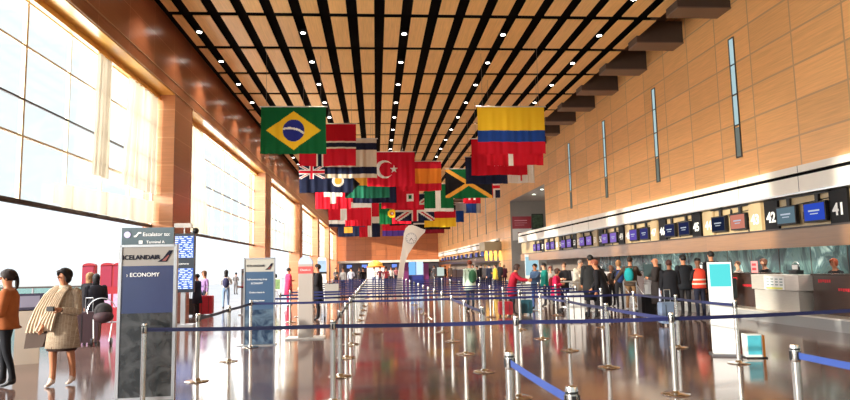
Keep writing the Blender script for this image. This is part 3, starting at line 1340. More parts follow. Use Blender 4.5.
# ================================================================ CLOCK SCULPTURE
t = thing('clock_sculpture', 'white curved clock sculpture rising in the middle of the hall', 'clock', (0, 45, 0))
outer = [(1.35, 0), (1.52, 1.0), (1.68, 2.0), (1.88, 3.0), (1.98, 3.7), (2.02, 4.1), (2.14, 4.42), (2.35, 4.62), (2.62, 4.66), (2.9, 4.56), (3.2, 4.42), (3.55, 4.30)]
inner = [(1.85, 0), (1.93, 1.0), (2.05, 2.0), (2.28, 2.55), (2.62, 3.05), (2.95, 3.5), (3.25, 3.9), (3.50, 4.10)]
b = MB()
pts = inner + outer[::-1]
# build as strips so the concave outline fills cleanly
O = outer
I_ = []
for q in range(len(O)):
    s = q / (len(O) - 1) * (len(inner) - 1)
    a = min(int(s), len(inner) - 2)
    f_ = s - a
    I_.append((inner[a][0] * (1 - f_) + inner[a + 1][0] * f_, inner[a][1] * (1 - f_) + inner[a + 1][1] * f_))
vs = []
for (ox, oz), (ix, iz) in zip(O, I_):
    vs += [(ox, -.16, oz), (ix, -.12, iz), (ix, .12, iz), (ox, .16, oz)]
fs = []
for q in range(len(O) - 1):
    a = q * 4
    for p, r_ in ((0, 1), (1, 2), (2, 3), (3, 0)):
        fs.append((a + p, a + r_, a + 4 + r_, a + 4 + p))
fs += [(3, 2, 1, 0), tuple(len(vs) - 4 + i for i in range(4))]
b.add(vs, fs)
b.build('curved_body', mat('sculpture_white', (244, 240, 230), .4), t)
Rm = Matrix.Translation((2.52, -.17, 3.70)) @ Matrix.Rotation(PI / 2, 4, 'X')
face = MB().lathe([(.36, 0), (.36, .04)], 32, 0, Rm).build('clock_face', mat('clock_white', (240, 240, 236), .4), t)
b = MB()
for i in range(12):
    a = i * PI / 6
    M_ = Matrix.Translation((2.52, -.215, 3.70)) @ Matrix.Rotation(a, 4, 'Y')
    b.box(-.012, .012, -.004, .0, .28, .34, 0, M_)
b.build('hour_marks', M_cap, face)
M_ = Matrix.Translation((2.52, -.225, 3.70))
MB().box(-.018, .018, -.004, 0, -.03, .20, 0, M_ @ Matrix.Rotation(math.radians(215), 4, 'Y')).build('hour_hand', M_cap, face)
MB().box(-.012, .012, -.004, 0, -.03, .28, 0, M_ @ Matrix.Rotation(math.radians(140), 4, 'Y')).build('minute_hand', M_cap, face)
b = MB().lathe([(.40, -.02), (.40, .03), (.36, .03), (.36, -.02)], 32, 0, Rm)
b.build('clock_rim', M_alu, t)

# booth behind the clock
t = thing('purple_booth', 'purple booth with two lit blue panels behind the clock', 'booth', (3.6, 58, 0))
MB().box(-1.3, -.65, -.3, .3, 0, 2.1).build('side_panel', mat('booth_purple', (104, 40, 92), .4), t)
MB().box(.75, 1.2, -.3, .3, 0, 2.0).build('side_panel', MATS['booth_purple'], t)
MB().box(-.65, .75, -.1, .3, 0, .9).build('counter', mat('booth_navy', (40, 50, 120), .4), t)
MB().box(-.6, .02, -.06, .04, .95, 2.15).build('screen', emis('booth_blue', (120, 180, 236), 1.1), t)
MB().box(.08, .7, -.06, .04, .95, 2.15).build('screen', emis('booth_white', (200, 226, 250), 1.1), t)
t = thing('small_screen', 'small pale upright screen to the right of the purple booth', 'screen', (5.3, 52, 0))
MB().box(-.25, .25, -.1, .1, 0, .9).build('pedestal', M_cap, t)
MB().box(-.28, .28, -.1, .1, .9, 1.6).build('screen', emis('pale_green_screen', (200, 214, 204), .9), t)
t = thing('yellow_top_booth', 'white booth with a yellow round top near the far end', 'booth', (-.05, 75, 0))
MB().box(-1.0, 1.0, -.6, .6, 0, 1.7).build('cabin', M_wht, t)
MB().box(-1.05, 1.05, -.65, .65, 1.7, 1.85).build('orange_band', mat('booth_orange', (226, 120, 40), .5), t)
MB().lathe([(.9, 0), (.8, .35), (.35, .62), (.05, .7)], 24, 0, Matrix.Translation((0, 0, 1.85))).build('rounded_top', mat('booth_yellow', (240, 196, 80), .5), t, True)
# screens over the far shopfront
for i in range(6):
    x = -4.6 + i * 2.6
    t = thing('wall_screen', 'small blue lit screen on the far end wall, %s from the left' % ORD[i], 'screen', (x, YF - .3, 1.6))
    MB().box(-.55, .55, -.12, 0, 0, .75).build('casing', M_cap, t)
    MB().box(-.45, .45, -.13, -.12, .08, .67).build('screen', emis('far_screen', (110, 140, 226), 1.2), t)

# ================================================================ CHECK-IN DESKS, RIGHT
def desk(kind, y0, y1, label):
    t = thing('check_in_desk', label, 'desk', (0, (y0 + y1) / 2, 0), 0, 'check-in desks along the right wall')
    h = (y1 - y0) / 2
    if kind == 'steel':
        MB().box(10.72, 11.3, -h + .12, h + .05, .3, .84).build('lower_body', M_steel, t)
        MB().box(10.6, 11.2, -h - .08, h - .02, .86, 1.26).build('upper_shelf', M_steel, t)
        MB().box(11.2, 11.7, -h, h, .3, 1.1).build('back_box', M_desk, t)
    else:
        MB().box(10.98, 11.6, -h, h, .3, 1.25).build('body', M_desk, t)
        MB().box(10.94, 11.64, -h, h, 1.25, 1.29).build('counter_top', mat('desk_top_dark', (54, 40, 34), .25), t)
    return t


b = MB()
b.box(10.42, 10.98, 4, 47.5, 0.0, .26)
b.box(10.40, 11.0, 4, 47.5, .26, .30, 1)
struct(b.build('trim_48', [mat('plinth_white', (160, 160, 160), .3), M_steel]), 'low pale baggage plinth running along the desks')
layout = [('dark', 8.9, 12.2), ('dark', 12.3, 15.25), ('steel', 15.3, 17.25), ('dark', 17.35, 19.3), ('dark', 20.6, 22.2), ('steel', 22.3, 24.0), ('dark', 24.1, 26.4), ('steel', 27.3, 29.0), ('dark', 29.1, 32), ('steel', 33, 35), ('dark', 35.1, 38), ('steel', 39, 41), ('dark', 41.1, 44)]
lab = ['dark brown check-in desk at the right edge outside the frame', 'dark brown check-in desk at the right edge under number 41', 'two-tier brushed steel check-in desk with a white notice on it', 'dark brown check-in desk left of the steel one', 'dark check-in desk behind the glowing kiosk', 'steel check-in desk behind the man in orange vest', 'dark check-in desk behind the men in dark coats', 'steel check-in desk by the man with teal backpack', 'dark check-in desk left of the teal backpack', 'far steel check-in desk behind the tall man', 'far dark check-in desk beyond the tall man', 'last steel check-in desk by the lit panel', 'last dark check-in desk before the recess']
desks = [desk(kd, y0, y1, lb) for (kd, y0, y1), lb in zip(layout, lab)]
for k, (y0, y1) in enumerate(((57, 66), (67, 76), (77, 86), (87, 96))):
    t = thing('check_in_desk', 'long dark far check-in counter beyond the recess, %s of four' % ORD[k], 'desk', (0, (y0 + y1) / 2, 0), 0, 'far check-in counters')
    MB().box(10.98, 11.6, -(y1 - y0) / 2, (y1 - y0) / 2, 0, 1.2).build('body', M_desk, t)
    MB().box(10.9, 11.65, -(y1 - y0) / 2, (y1 - y0) / 2, 1.2, 1.25).build('counter_top', M_alu, t)
# red lettering on the dark desks
M_redl = mat('red_lettering', (200, 36, 50), .5)
for par, y, z, w_ in ((3, 18.75, 1.12, .34), (3, 18.0, .92, .55), (1, 14.8, 1.12, .42), (1, 14.1, .92, .5)):
    o = desks[par]
    b = MB()
    x_ = -w_ / 2
    rn = random.Random(int(y * 10))
    while x_ < w_ / 2:
        b.box(10.972, 10.98, x_, x_ + .05, z - .03 - rn.uniform(0, .02), z + .03)
        x_ += .075
    q = b.build('red_mark', M_redl, o)
    q.location = (0, y - o.location.y, 0)
t = thing('desk_notice', 'white paper notice with yellow strip on the steel desk', 'notice', (10.59, 16.2, .86))
MB().box(0, .008, -.42, .42, .0, .36).build('sheet', M_wht, t)
MB().box(-.004, 0, -.35, .35, .02, .07).build('strip', mat('notice_yellow', (220, 220, 120), .5), t)
b = MB()
for i in range(3):
    for j in range(4):
        b.box(-.004, 0, -.36 + j * .19, -.24 + j * .19, .12 + i * .075, .15 + i * .075)
b.build('printed_text', mat('notice_grey', (130, 150, 150), .5), t)
# desk monitors and tags
for i, (y, z) in enumerate(((16.0, 1.27), (19.9, 1.0), (20.9, 1.29), (25.3, 1.29), (30.5, 1.29))):
    if i == 1:
        continue
    t = thing('desk_printer', ('curled black bag-tag printer on the steel desk', '', 'white-faced terminal on the desk behind the kiosk', 'dark terminal on the desk by the suited men', 'dark terminal on far desk by the teal backpack')[i], 'printer', (11.1, y, z))
    b = MB()
    b.box(-.10, .10, -.16, .16, 0, .10)
    b.box(-.02, .02, -.14, .14, .10, .26)
    b.build('housing', M_cap, t)
    MB().box(-.03, -.02, -.11, .11, .12, .24).build('panel', M_wht, t)
    b = MB()
    for q in range(8):
        a0, a1 = PI * q / 8, PI * (q + 1) / 8
        b.tube((0, .14 * math.cos(a0), .2 + .12 * math.sin(a0)), (0, .14 * math.cos(a1), .2 + .12 * math.sin(a1)), .012, n=6)
    b.build('cable_arch', M_alu, t)
# screen strip: backing boards, number panels, screens
M_tan = mat('tan_backing', (186, 160, 120), .45, var=.08)
M_numd = mat('number_black', (14, 13, 15), .5, spec=.2)
M_bracket = mat('black_bracket', (24, 22, 24), .5)
b = MB()
b.box(XR + .10, XR + .16, -10, 47.5, 2.46, 3.33)
struct(b.build('trim_49', M_tan), 'tan backing board behind the desk screens')
num = 41
SCR = [((104, 128, 140), (52, 82, 200)), ((30, 40, 66), (222, 140, 120)), ((44, 50, 90), (40, 46, 84)), ((110, 90, 190), (60, 60, 120)), ((140, 110, 200), (150, 120, 210))]


def number_panel(yc, n_, dark):
    t = thing('desk_number_sign', '%s number sign reading %d over the desks, %s from the right' % ('black' if dark else 'tan', n_, ORD[n_ - 41]), 'sign', (XR, yc, 2.5))
    MB().box(.02, .09, -.30, .30, .0, .82).build('panel', M_numd if dark else M_tan, t)
    text('numeral', str(n_), .40, M_wht, t, (.015, 0, .32), SIDE, bold=.012)
    return t


PANEL_Y = [(41, 14.16, 1), (42, 16.75, 1), (43, 17.50, 0), (44, 20.10, 0), (45, 20.90, 1), (46, 23.5, 1), (47, 24.25, 0), (48, 26.85, 0), (49, 27.6, 1), (50, 30.2, 1), (51, 31.0, 0), (52, 33.6, 0), (53, 34.35, 1), (54, 37.0, 1), (55, 37.75, 0), (56, 40.3, 0), (57, 41.1, 1)]
for n_, yc, dk_ in PANEL_Y:
    number_panel(yc, n_, dk_)
pic = ['the steel desk, right one', 'the steel desk, left one', 'the kiosk', 'the orange vest']
si = 0
for j in range(9):
    yb = 15.45 + 3.37 * j
    for q, dy in enumerate((-.55, .55)):
        c1 = SCR[min(j, 4)][1 - q]
        t = thing('desk_screen', '%s desk display above the desks, %s screen of the %s pair from the right' % (['blue', 'grey-green', 'salmon', 'navy', 'dark blue', 'darkest blue', 'slate blue', 'light violet'][si] if si < 8 else 'violet', ('right', 'left')[q], ORD[j]), 'screen', (XR, yb + dy * (1.0), 2.58), 0, 'displays above the check-in desks')
        MB().box(-.06, .04, -.40, .40, 0, .50).build('casing', M_bracket, t)
        MB().box(-.07, -.06, -.36, .36, .04, .46).build('screen', emis('desk_scr_%d_%d' % (min(j, 4), q), c1, .75), t)
        b = MB()
        rn = random.Random(si)
        b.box(-.075, -.07, -.2, .2, .26, .30)
        b.box(-.075, -.07, -.14, .14, .19, .215)
        b.build('caption_bar', emis('scr_text', (210, 220, 235), .7), t)
        b = MB()
        b.box(0.02, .08, -.06, .06, .5, .70)
        b.box(0.02, .08, -.55, .55, .70, .74)
        b.box(0.02, .08, .42, .54, .1, .3)
        b.build('bracket', M_bracket, t)
        si += 1
    t = thing('decorative_silhouette', 'black leafy cut-out around the %s pair of desk displays from the right' % ORD[j], 'decoration', (XR + .06, yb, 2.5), 0, 'silhouettes between the desk screens')
    b = MB()
    rn = random.Random(j + 50)
    for q in range(13):
        y_ = rn.choice((-1.15, -1.0, 0, 1.0, 1.15)) + rn.uniform(-.12, .12)
        z_ = rn.uniform(.02, .68)
        r_ = rn.uniform(.04, .10)
        b.lathe([(r_, 0), (r_, .02)], 7, 0, Matrix.Translation((0, y_, z_)) @ Matrix.Rotation(PI / 2, 4, 'Y') @ Matrix.Scale(rn.uniform(.6, 1.4), 4, (0, 1, 0)))
    b.tube((.01, -1.1, .65), (.01, 1.1, .55), .012, n=5)
    b.build('cut_out', M_bracket, t)
# far strip: screens over the far counters
for j in range(12):
    y = 60.5 + j * 4.0
    t = thing('desk_screen', 'tiny distant display above the far check-in counters', 'screen', (XR, y, 2.58), 0, 'distant displays above the far counters')
    MB().box(-.06, .04, -.9, .9, 0, .55).build('casing', M_bracket, t)
    MB().box(-.07, -.06, -.8, .8, .06, .5).build('screen', emis('far_desk_scr', (110, 110, 170), .9), t)
# projecting lamp canopy at start of the far counters
t = thing('lamp_canopy', 'projecting canopy with golden lamps at the near end of the far desks', 'canopy', (9.9, 55.0, 0))
MB().box(-.4, 1.3, -.3, 2.5, 2.95, 3.75).build('canopy_box', mat('canopy_bronze', (120, 104, 82), .5), t)
for i in range(4):
    MB().lathe([(.1, 2.1), (.16, 2.6), (.1, 2.95)], 14, 0, Matrix.Translation((-.2 + i * .42, .2, 0))).build('lamp', emis('golden_lamp', (255, 190, 90), 2.2), t)
# lit white-blue panel and signs in the recess
t = thing('lit_poster', 'white and pale blue lit poster panel between crowd and desks', 'poster', (11.25, 45.0, 0))
MB().box(-.5, .5, 0, .12, 0, 2.4).build('casing', M_wht, t)
MB().box(-.5, .45, -.01, 0, .9, 2.25).build('poster_face', emis('poster_blue', (168, 208, 222), .9), t)
t = thing('recess_sign', 'red over white advertising sign on the grey recess wall', 'sign', (11.9, 50.6, 3.65))
MB().box(-.78, .78, -.06, .08, .95, 1.95).build('red_panel', M_red, t)
MB().box(-.78, .78, -.06, .08, 0, .95).build('white_panel', M_wht, t)
b = MB()
for z, w_, h in ((1.62, .52, .07), (1.42, .52, .03), (1.25, .4, .03)):
    b.box(-.6, -.6 + w_ * 2, -.066, -.06, z - h / 2, z + h / 2)
b.build('printed_text', mat('faint_pink', (226, 150, 160), .5), t)
MB().box(-.35, .3, -.066, -.06, .5, .66).build('dark_print', mat('maroon_ink', (120, 50, 60), .5), t)
t = thing('framed_poster', 'dark green framed poster right of the red recess sign', 'poster', (13.1, 50.6, 4.55))
MB().box(-.36, .6, -.05, .08, 0, 1.25).build('frame', M_cap, t)
MB().box(-.3, .54, -.06, -.05, .08, 1.17).build('picture', mat('poster_green', (60, 84, 62), .6, var=.6, vscale=5), t)

# glowing kiosk
t = thing('information_kiosk', 'tall white kiosk with a glowing cyan top panel at the right', 'kiosk', (6.14, 10.9, 0), math.radians(-20))
MB().box(-.21, .17, -.06, .06, .03, 1.63).build('body', mat('kiosk_white', (238, 240, 240), .35), t)
MB().box(-.19, .15, -.068, -.06, 1.20, 1.60).build('cyan_panel', emis('kiosk_cyan', (96, 226, 226), .95), t)
MB().box(-.25, .22, -.22, .22, 0, .03).build('base_plate', mat('kiosk_base', (92, 92, 96), .4, .4), t)
MB().box(.17, .19, -.07, .07, .03, 1.66).build('edge_frame', M_cap, t)
t = thing('leaflet_box', 'small box with teal picture at the foot of the glowing kiosk', 'box', (6.42, 10.55, 0), math.radians(-10))
MB().box(-.13, .13, -.1, .1, .02, .40).build('box_body', mat('leaflet_white', (196, 200, 196), .4), t)
MB().box(-.11, .11, -.108, -.1, .06, .38).build('picture', mat('leaflet_teal', (70, 160, 176), .4, var=.2), t)
MB().box(.13, .17, -.1, .1, .02, .38).build('orange_side', mat('leaflet_orange', (212, 130, 40), .4), t)
MB().box(-.15, .19, -.13, .13, 0, .02).build('foot', M_cap, t)
# self-service kiosks behind the group (dark panel with phone)
t = thing('self_service_kiosk', 'dark self-service kiosk with white printer, right of the glowing kiosk', 'kiosk', (7.9, 14.0, 0), math.radians(15))
MB().box(-.2, .2, -.15, .15, .0, .8).build('pedestal', M_wht, t)
MB().box(-.26, .34, -.1, .1, .8, 1.25).build('screen_head', mat('kiosk_dark_teal', (40, 58, 60), .3), t)
MB().box(-.2, 0, -.12, -.1, .95, 1.22).build('printer', M_wht, t)
t = thing('self_service_kiosk', 'pale self-service kiosk reached by the man with teal backpack', 'kiosk', (9.6, 21.4, 0), math.radians(-60))
MB().box(-.22, .22, -.2, .2, .0, 1.1).build('pedestal', M_alu, t)
MB().box(-.28, .28, -.12, .12, 1.1, 1.6).build('screen_head', mat('kiosk_dark_teal', (40, 58, 60), .3), t)
t = thing('self_service_kiosk', 'cream kiosk with tilted dark screen behind the woman in the tweed coat', 'kiosk', (-6.55, 12.6, 0), math.radians(25))
MB().box(-.2, .2, -.12, .16, .0, .98).build('pedestal', mat('kiosk_cream', (212, 198, 180), .4), t)
MB().box(-.24, .24, -.04, .04, 0, .36, 0, Matrix.Translation((0, -.08, .98)) @ Matrix.Rotation(math.radians(-35), 4, 'X')).build('screen_head', mat('screen_slate', (62, 60, 76), .25), t)
MB().box(-.17, .17, -.045, -.04, .05, .3, 0, Matrix.Translation((0, -.08, .98)) @ Matrix.Rotation(math.radians(-35), 4, 'X')).build('screen', mat('screen_grey', (128, 124, 140), .2), t)
t = thing('blue_bin', 'pale blue litter bin at the left edge behind the brown-topped woman', 'bin', (-6.75, 11.4, 0))
MB().lathe([(.2, 0), (.24, .75), (.2, .75), (.18, .7)], 20).build('body', mat('bin_blue', (96, 150, 190), .5), t, True)
MB().lathe([(.245, .72), (.25, .78), (.2, .8)], 20).build('rim', M_cap, t, True)
# framed sign on post
t = thing('framed_notice', 'small white framed green notice on a post beside the pink coat', 'notice', (-4.6, 30, 0))
MB().tube((0, 0, 0), (0, 0, .95), .02).build('post', M_chrome, t)
MB().lathe([(.16, 0), (.16, .02)], 18).build('base', M_chrome, t)
MB().box(-.19, .19, -.015, .015, .7, 1.28).build('frame', M_wht, t)
MB().box(-.14, .14, -.02, -.015, .76, 1.22).build('sheet', mat('notice_green', (120, 150, 100), .5, var=.3, vscale=14), t)
for i, (x, y, h) in enumerate(((-4.9, 24.5, 1.72), (-5.9, 36, 1.85))):
    t = thing('grey_totem', ('plain grey totem just left of the slate blue sign', 'plain grey totem between slate sign and pink coat')[i], 'totem', (x, y, 0))
    MB().box(-.17, .17, -.1, .1, .04, h).build('body', mat('totem_grey', (150, 150, 152), .5), t)
    MB().box(-.25, .25, -.2, .2, 0, .04).build('base_plate', M_alu, t)

# ================================================================ PEOPLE
SKIN = {'light': (214, 158, 128), 'tan': (182, 122, 90), 'brown': (122, 78, 56)}


def V(*a):
    return Vector(a)


def skin_mesh(name, nodes, edges, mats_of_edge, mats, sub=1):
    """nodes: list of (co, radius); grows one continuous surface and colours it by nearest bone"""
    me = bpy.data.meshes.new(name)
    me.from_pydata([n_[0] for n_ in nodes], edges, [])
    o = bpy.data.objects.new(name, me)
    C.objects.link(o)
    o.modifiers.new('skin', 'SKIN')
    sk = me.skin_vertices[0].data
    for i, n_ in enumerate(nodes):
        r_ = n_[1]
        sk[i].radius = (r_, r_) if not isinstance(r_, tuple) else r_
        sk[i].use_root = i == 0
    o.modifiers['skin'].use_smooth_shade = True
    if sub:
        s_ = o.modifiers.new('sub', 'SUBSURF')
        s_.levels = sub
        s_.render_levels = sub
    bpy.context.view_layer.update()
    out = bpy.data.meshes.new_from_object(o.evaluated_get(bpy.context.evaluated_depsgraph_get()))
    bpy.data.objects.remove(o)
    bpy.data.meshes.remove(me)
    out.materials.clear()
    for m in mats:
        out.materials.append(m)
    segs = [(nodes[a][0], nodes[b_][0], k) for (a, b_), k in zip(edges, mats_of_edge)]
    for p in out.polygons:
        c = p.center
        best, bk = 1e9, 0
        for a, b_, k in segs:
            ab = b_ - a
            t_ = max(0, min(1, (c - a).dot(ab) / max(ab.length_squared, 1e-9)))
            d = (c - (a + ab * t_)).length_squared
            if d < best:
                best, bk = d, k
        p.material_index = bk
        p.use_smooth = True
    return out


ARMS = {'relax': ((.14, .03, -1), (.02, -.18, -1)), 'fold': ((.20, -.12, -1), (-.62, -.75, .12)), 'reach': ((.15, -.75, -.62), (0, -1, -.10)),
        'up': ((.25, -.5, -.4), (-.1, -.5, .9)), 'down_front': ((.08, -.35, -1), (-.15, -.55, -.75)), 'swing': ((.12, -.4, -1), (0, -.7, -.8)),
        'back': ((.16, .35, -1), (.05, .1, -1)), 'side': ((.7, -.05, -.8), (.5, -.5, -.6)), 'phone': ((.18, -.25, -1), (-.45, -.75, .55))}
LEGS = {'stand': (((.02, 0, -1), (.0, .02, -1)), ((.02, 0, -1), (0, .02, -1))), 'walk': (((0, -.34, -1), (0, .10, -1)), ((0, .22, -1), (0, .62, -1))),
        'step': (((.03, -.15, -1), (0, .05, -1)), ((.03, .12, -1), (0, .25, -1)))}


def person(label, x, y, face, h=1.7, top='k', legs='k', skin='light', hair=(30, 22, 20), hairstyle='short', arms=('relax', 'relax'), stance='stand', lean=0.0, coat=None, coatlen=.55,
           skirt=None, shoes=(28, 26, 28), bare_legs=False, group=None, detail=False, wide=1.0, backpack=None, extra=None, head_turn=0.0, heels=False, name='person', z0=0.0, vest=None):
    """face: heading the person looks at, degrees clockwise seen from above with 0 = towards the camera (-Y)"""
    s = h / 1.74
    t = thing(name, label, 'person', (x, y, z0), -math.radians(face), group)
    colt = dict(k=(30, 28, 32), b=(44, 60, 96), r=(158, 26, 46), w=(206, 202, 198), g=(60, 110, 90), t=(30, 120, 118), y=(206, 176, 60), n=(36, 40, 58), s=(110, 106, 108),
                o=(150, 84, 48), h=(120, 98, 68), c=(198, 178, 152), p=(206, 60, 110), j=(74, 100, 140), m=(84, 34, 46), u=(70, 54, 46), l=(176, 200, 186), z=(196, 32, 82))

    def cm(k_):
        c_ = colt[k_] if isinstance(k_, str) else k_
        return mat('garment_%d_%d_%d' % c_, c_, .8, spec=.2, var=.08, vscale=12)
    ms = [mat('skin_' + skin, SKIN[skin], .5, spec=.3), cm(top), cm(legs), mat('shoe_%d_%d_%d' % shoes, shoes, .4)]
    lz = lean
    hipz = .93 * s

    def lv(p):
        """lean the upper body forward about the hips"""
        q = Vector(p)
        d = q.z - hipz
        if d <= 0:
            return q
        return V(q.x, q.y * 1.0 - math.sin(lz) * d, hipz + d * math.cos(lz) + q.y * math.sin(lz) * .0)
    W = wide
    N = []
    E_ = []
    K = []

    def nd(p, r_):
        N.append((Vector(p), r_ if isinstance(r_, tuple) else r_))
        return len(N) - 1

    def ed(a, b_, k_):
        E_.append((a, b_))
        K.append(k_)
    pel = nd(V(0, 0, hipz), (.155 * s * W, .115 * s * W))
    wai = nd(lv(V(0, .0, 1.10 * s)), (.135 * s * W, .10 * s * W))
    che = nd(lv(V(0, .005, 1.29 * s)), (.165 * s * W, .115 * s * W))
    nb = nd(lv(V(0, .01, 1.43 * s)), (.085 * s, .07 * s))
    ned = nd(lv(V(0, -.005, 1.50 * s)), .052 * s)
    hd = V(math.sin(lean) * 0, -.02, 0)
    jw_ = nd(lv(V(0, -.022, 1.565 * s)), (.062 * s, .078 * s))
    cr_ = nd(lv(V(0, -.012, 1.65 * s)), (.074 * s, .094 * s))
    tp = nd(lv(V(0, .0, 1.705 * s)), (.050 * s, .066 * s))
    for a, b_, k_ in ((pel, wai, 1), (wai, che, 1), (che, nb, 1), (nb, ned, 0), (ned, jw_, 0), (jw_, cr_, 0), (cr_, tp, 0)):
        ed(a, b_, k_)
    hands = []
    for side, an in ((-1, arms[0]), (1, arms[1])):
        up_, fo_ = ARMS[an]
        sh = nd(lv(V(side * .185 * s * W, .01, 1.385 * s)), .062 * s)
        ed(che, sh, 1)
        d1 = V(up_[0] * side, up_[1], up_[2]).normalized() * .28 * s
        d2 = V(fo_[0] * side, fo_[1], fo_[2]).normalized() * .25 * s
        eb_ = nd(N[sh][0] + d1, .046 * s)
        wr_ = nd(N[eb_][0] + d2, .030 * s)
        ed(sh, eb_, 1)
        ed(eb_, wr_, 1)
        dd = d2.normalized()
        wp = N[wr_][0]
        pm = nd(wp + dd * .075 * s, (.036 * s, .020 * s))
        ed(wr_, pm, 0)
        sd = dd.cross(V(1, 0, 0)) if abs(dd.x) < .8 else dd.cross(V(0, 0, 1))
        sd.normalize()
        cl_ = dd.cross(sd).normalized()
        hands.append(wp + dd * .12 * s)
        for q, (off, L) in enumerate(((-.027, .055), (-.010, .070), (.009, .066), (.026, .050))):
            k1_ = nd(wp + dd * .095 * s + sd * off * s, .0095 * s)
            k2_ = nd(wp + dd * (.095 + L * .55) * s + sd * off * s + cl_ * .006 * s, .0085 * s)
            ed(pm, k1_, 0)
            ed(k1_, k2_, 0)
            if detail:
                k3_ = nd(wp + dd * (.095 + L) * s + sd * off * s + cl_ * .026 * s, .007 * s)
                ed(k2_, k3_, 0)
        th = nd(wp + dd * .05 * s + sd * -.045 * s, .010 * s)
        th2 = nd(wp + dd * .085 * s + sd * -.055 * s + cl_ * .012 * s, .009 * s)
        ed(wr_, th, 0)
        ed(th, th2, 0)
    for side, (a_, b2) in zip((-1, 1), LEGS[stance]):
        hp = nd(V(side * .092 * s * W, 0, .88 * s), .088 * s * W)
        ed(pel, hp, 2)
        kk = nd(N[hp][0] + V(a_[0] * side, a_[1], a_[2]).normalized() * .40 * s, .062 * s)
        ak = nd(N[kk][0] + V(b2[0] * side, b2[1], b2[2]).normalized() * .40 * s, .042 * s)
        cf = nd(N[kk][0].lerp(N[ak][0], .35) + V(0, .015, 0), .054 * s)
        lk = 0 if bare_legs else 2
        ed(hp, kk, lk)
        ed(kk, cf, lk)
        ed(cf, ak, lk)
        dz = N[ak][0].z
        hl = nd(N[ak][0] + V(0, .03 * s, -.045 * s), .034 * s)
        bl = nd(N[ak][0] + V(0, -.10 * s, -.062 * s), (.040 * s, .026 * s))
        to_ = nd(N[ak][0] + V(0, -.17 * s, -.066 * s), (.030 * s, .018 * s))
        ed(ak, hl, 3)
        ed(ak, bl, 3)
        ed(bl, to_, 3)
    low = min(n_[0].z for n_ in N) - .02 * s
    dzz = -low
    if abs(dzz) > 1e-4:
        N = [(n_[0] + V(0, 0, dzz), n_[1]) for n_ in N]
        hands = [q + V(0, 0, dzz) for q in hands]
    me = skin_mesh('body', N, E_, K, ms, 1)
    bo = bpy.data.objects.new('body', me)
    C.objects.link(bo)
    bo.parent = t
    hc = N[cr_][0]
    Rh = Matrix.Translation(hc) @ Matrix.Rotation(-math.radians(head_turn), 4, 'Z')
    # face features and hair
    f = MB()
    f.sphere((0, -.098 * s, -.028 * s), .014 * s, .022 * s, .022 * s, 8, 0, Rh)
    for sx in (-1, 1):
        f.sphere((sx * .078 * s, .0, -.02 * s), .010 * s, .02 * s, .032 * s, 8, 0, Rh)
        f.sphere((sx * .030 * s, -.090 * s, -.002 * s), .011 * s, .006 * s, .006 * s, 8, 1, Rh)
        f.box(sx * .032 * s - .018 * s, sx * .032 * s + .018 * s, -.098 * s, -.088 * s, .018 * s, .024 * s, 2, Rh)
    f.sphere((0, -.092 * s, -.066 * s), .024 * s, .008 * s, .007 * s, 8, 3, Rh)
    f.build('face', [ms[0], mat('eye_dark', (30, 24, 22), .3), mat('hair_%d_%d_%d' % hair, hair, .6, spec=.3, var=.2, vscale=30), mat('lip', (150, 74, 68), .5)], bo, True)
    if hairstyle:
        hm = MATS['hair_%d_%d_%d' % hair]
        b = MB()
        n1, n2 = 20, 12
        grid = []
        for j in range(n2 + 1):
            th_ = PI * .5 * 1.5 * j / n2
            for i in range(n1):
                a = 2 * PI * i / n1
                # front (a = -90 deg) stops at the hairline, back goes lower
                fr = max(0, -math.sin(a))
                tt = th_ * (1 - .58 * fr ** 1.5)
                if hairstyle == 'cap':
                    tt = th_ * .62
                rr = .094 if hairstyle in ('short', 'cap') else .104
                p = V(rr * .92 * math.sin(tt) * math.cos(a), rr * 1.18 * math.sin(tt) * math.sin(a) + .006, .012 + rr * 1.02 * math.cos(tt) - (0 if hairstyle != 'long' or tt < 1.9 else .06))
                p += Vector((0, 0, .004 * math.sin(7 * a)))
                grid.append(Rh @ (p * s))
        fs = [(j * n1 + i, j * n1 + (i + 1) % n1, (j + 1) * n1 + (i + 1) % n1, (j + 1) * n1 + i) for j in range(n2) for i in range(n1)]
        b.add(grid, fs)
        if hairstyle == 'long':
            b.sphere((0, .055 * s, -.12 * s), .085 * s, .05 * s, .15 * s, 12, 0, Rh)
        if hairstyle == 'ponytail':
            b.sphere((0, .10 * s, .02 * s), .035 * s, .035 * s, .035 * s, 10, 0, Rh)
            b.sphere((0, .125 * s, -.09 * s), .032 * s, .03 * s, .11 * s, 10, 0, Rh)
        if hairstyle == 'bald':
            pass
        if hairstyle == 'bob':
            for sx in (-1, 1):
                b.sphere((sx * .068 * s, .01 * s, -.04 * s), .030 * s, .055 * s, .075 * s, 10, 0, Rh)
            b.sphere((0, .05 * s, -.05 * s), .075 * s, .055 * s, .075 * s, 10, 0, Rh)
            b.sphere((-.02 * s, -.065 * s, .062 * s), .06 * s, .04 * s, .028 * s, 10, 0, Rh)
        if hairstyle != 'bald':
            b.build('hair', hm, bo, True)

    def shell(nm, rings, m, open_front=0.0):
        """rings: (z, cx, cy, rx, ry) in person space"""
        n_ = 24
        b = MB()
        vs = []
        for qi, (z, cx, cy, rx, ry) in enumerate(rings):
            for i in range(n_):
                a = 2 * PI * i / n_
                wv = 1 + (.04 * math.sin(a * 7 + qi) if z < .9 * s else 0)
                p = V(cx + rx * wv * math.cos(a), cy + ry * wv * math.sin(a), z)
                vs.append(lv(p) + V(0, 0, dzz))
        fs = [(j * n_ + i, j * n_ + (i + 1) % n_, (j + 1) * n_ + (i + 1) % n_, (j + 1) * n_ + i) for j in range(len(rings) - 1) for i in range(n_)]
        b.add(vs, fs)
        o = b.build(nm, m, bo, True)
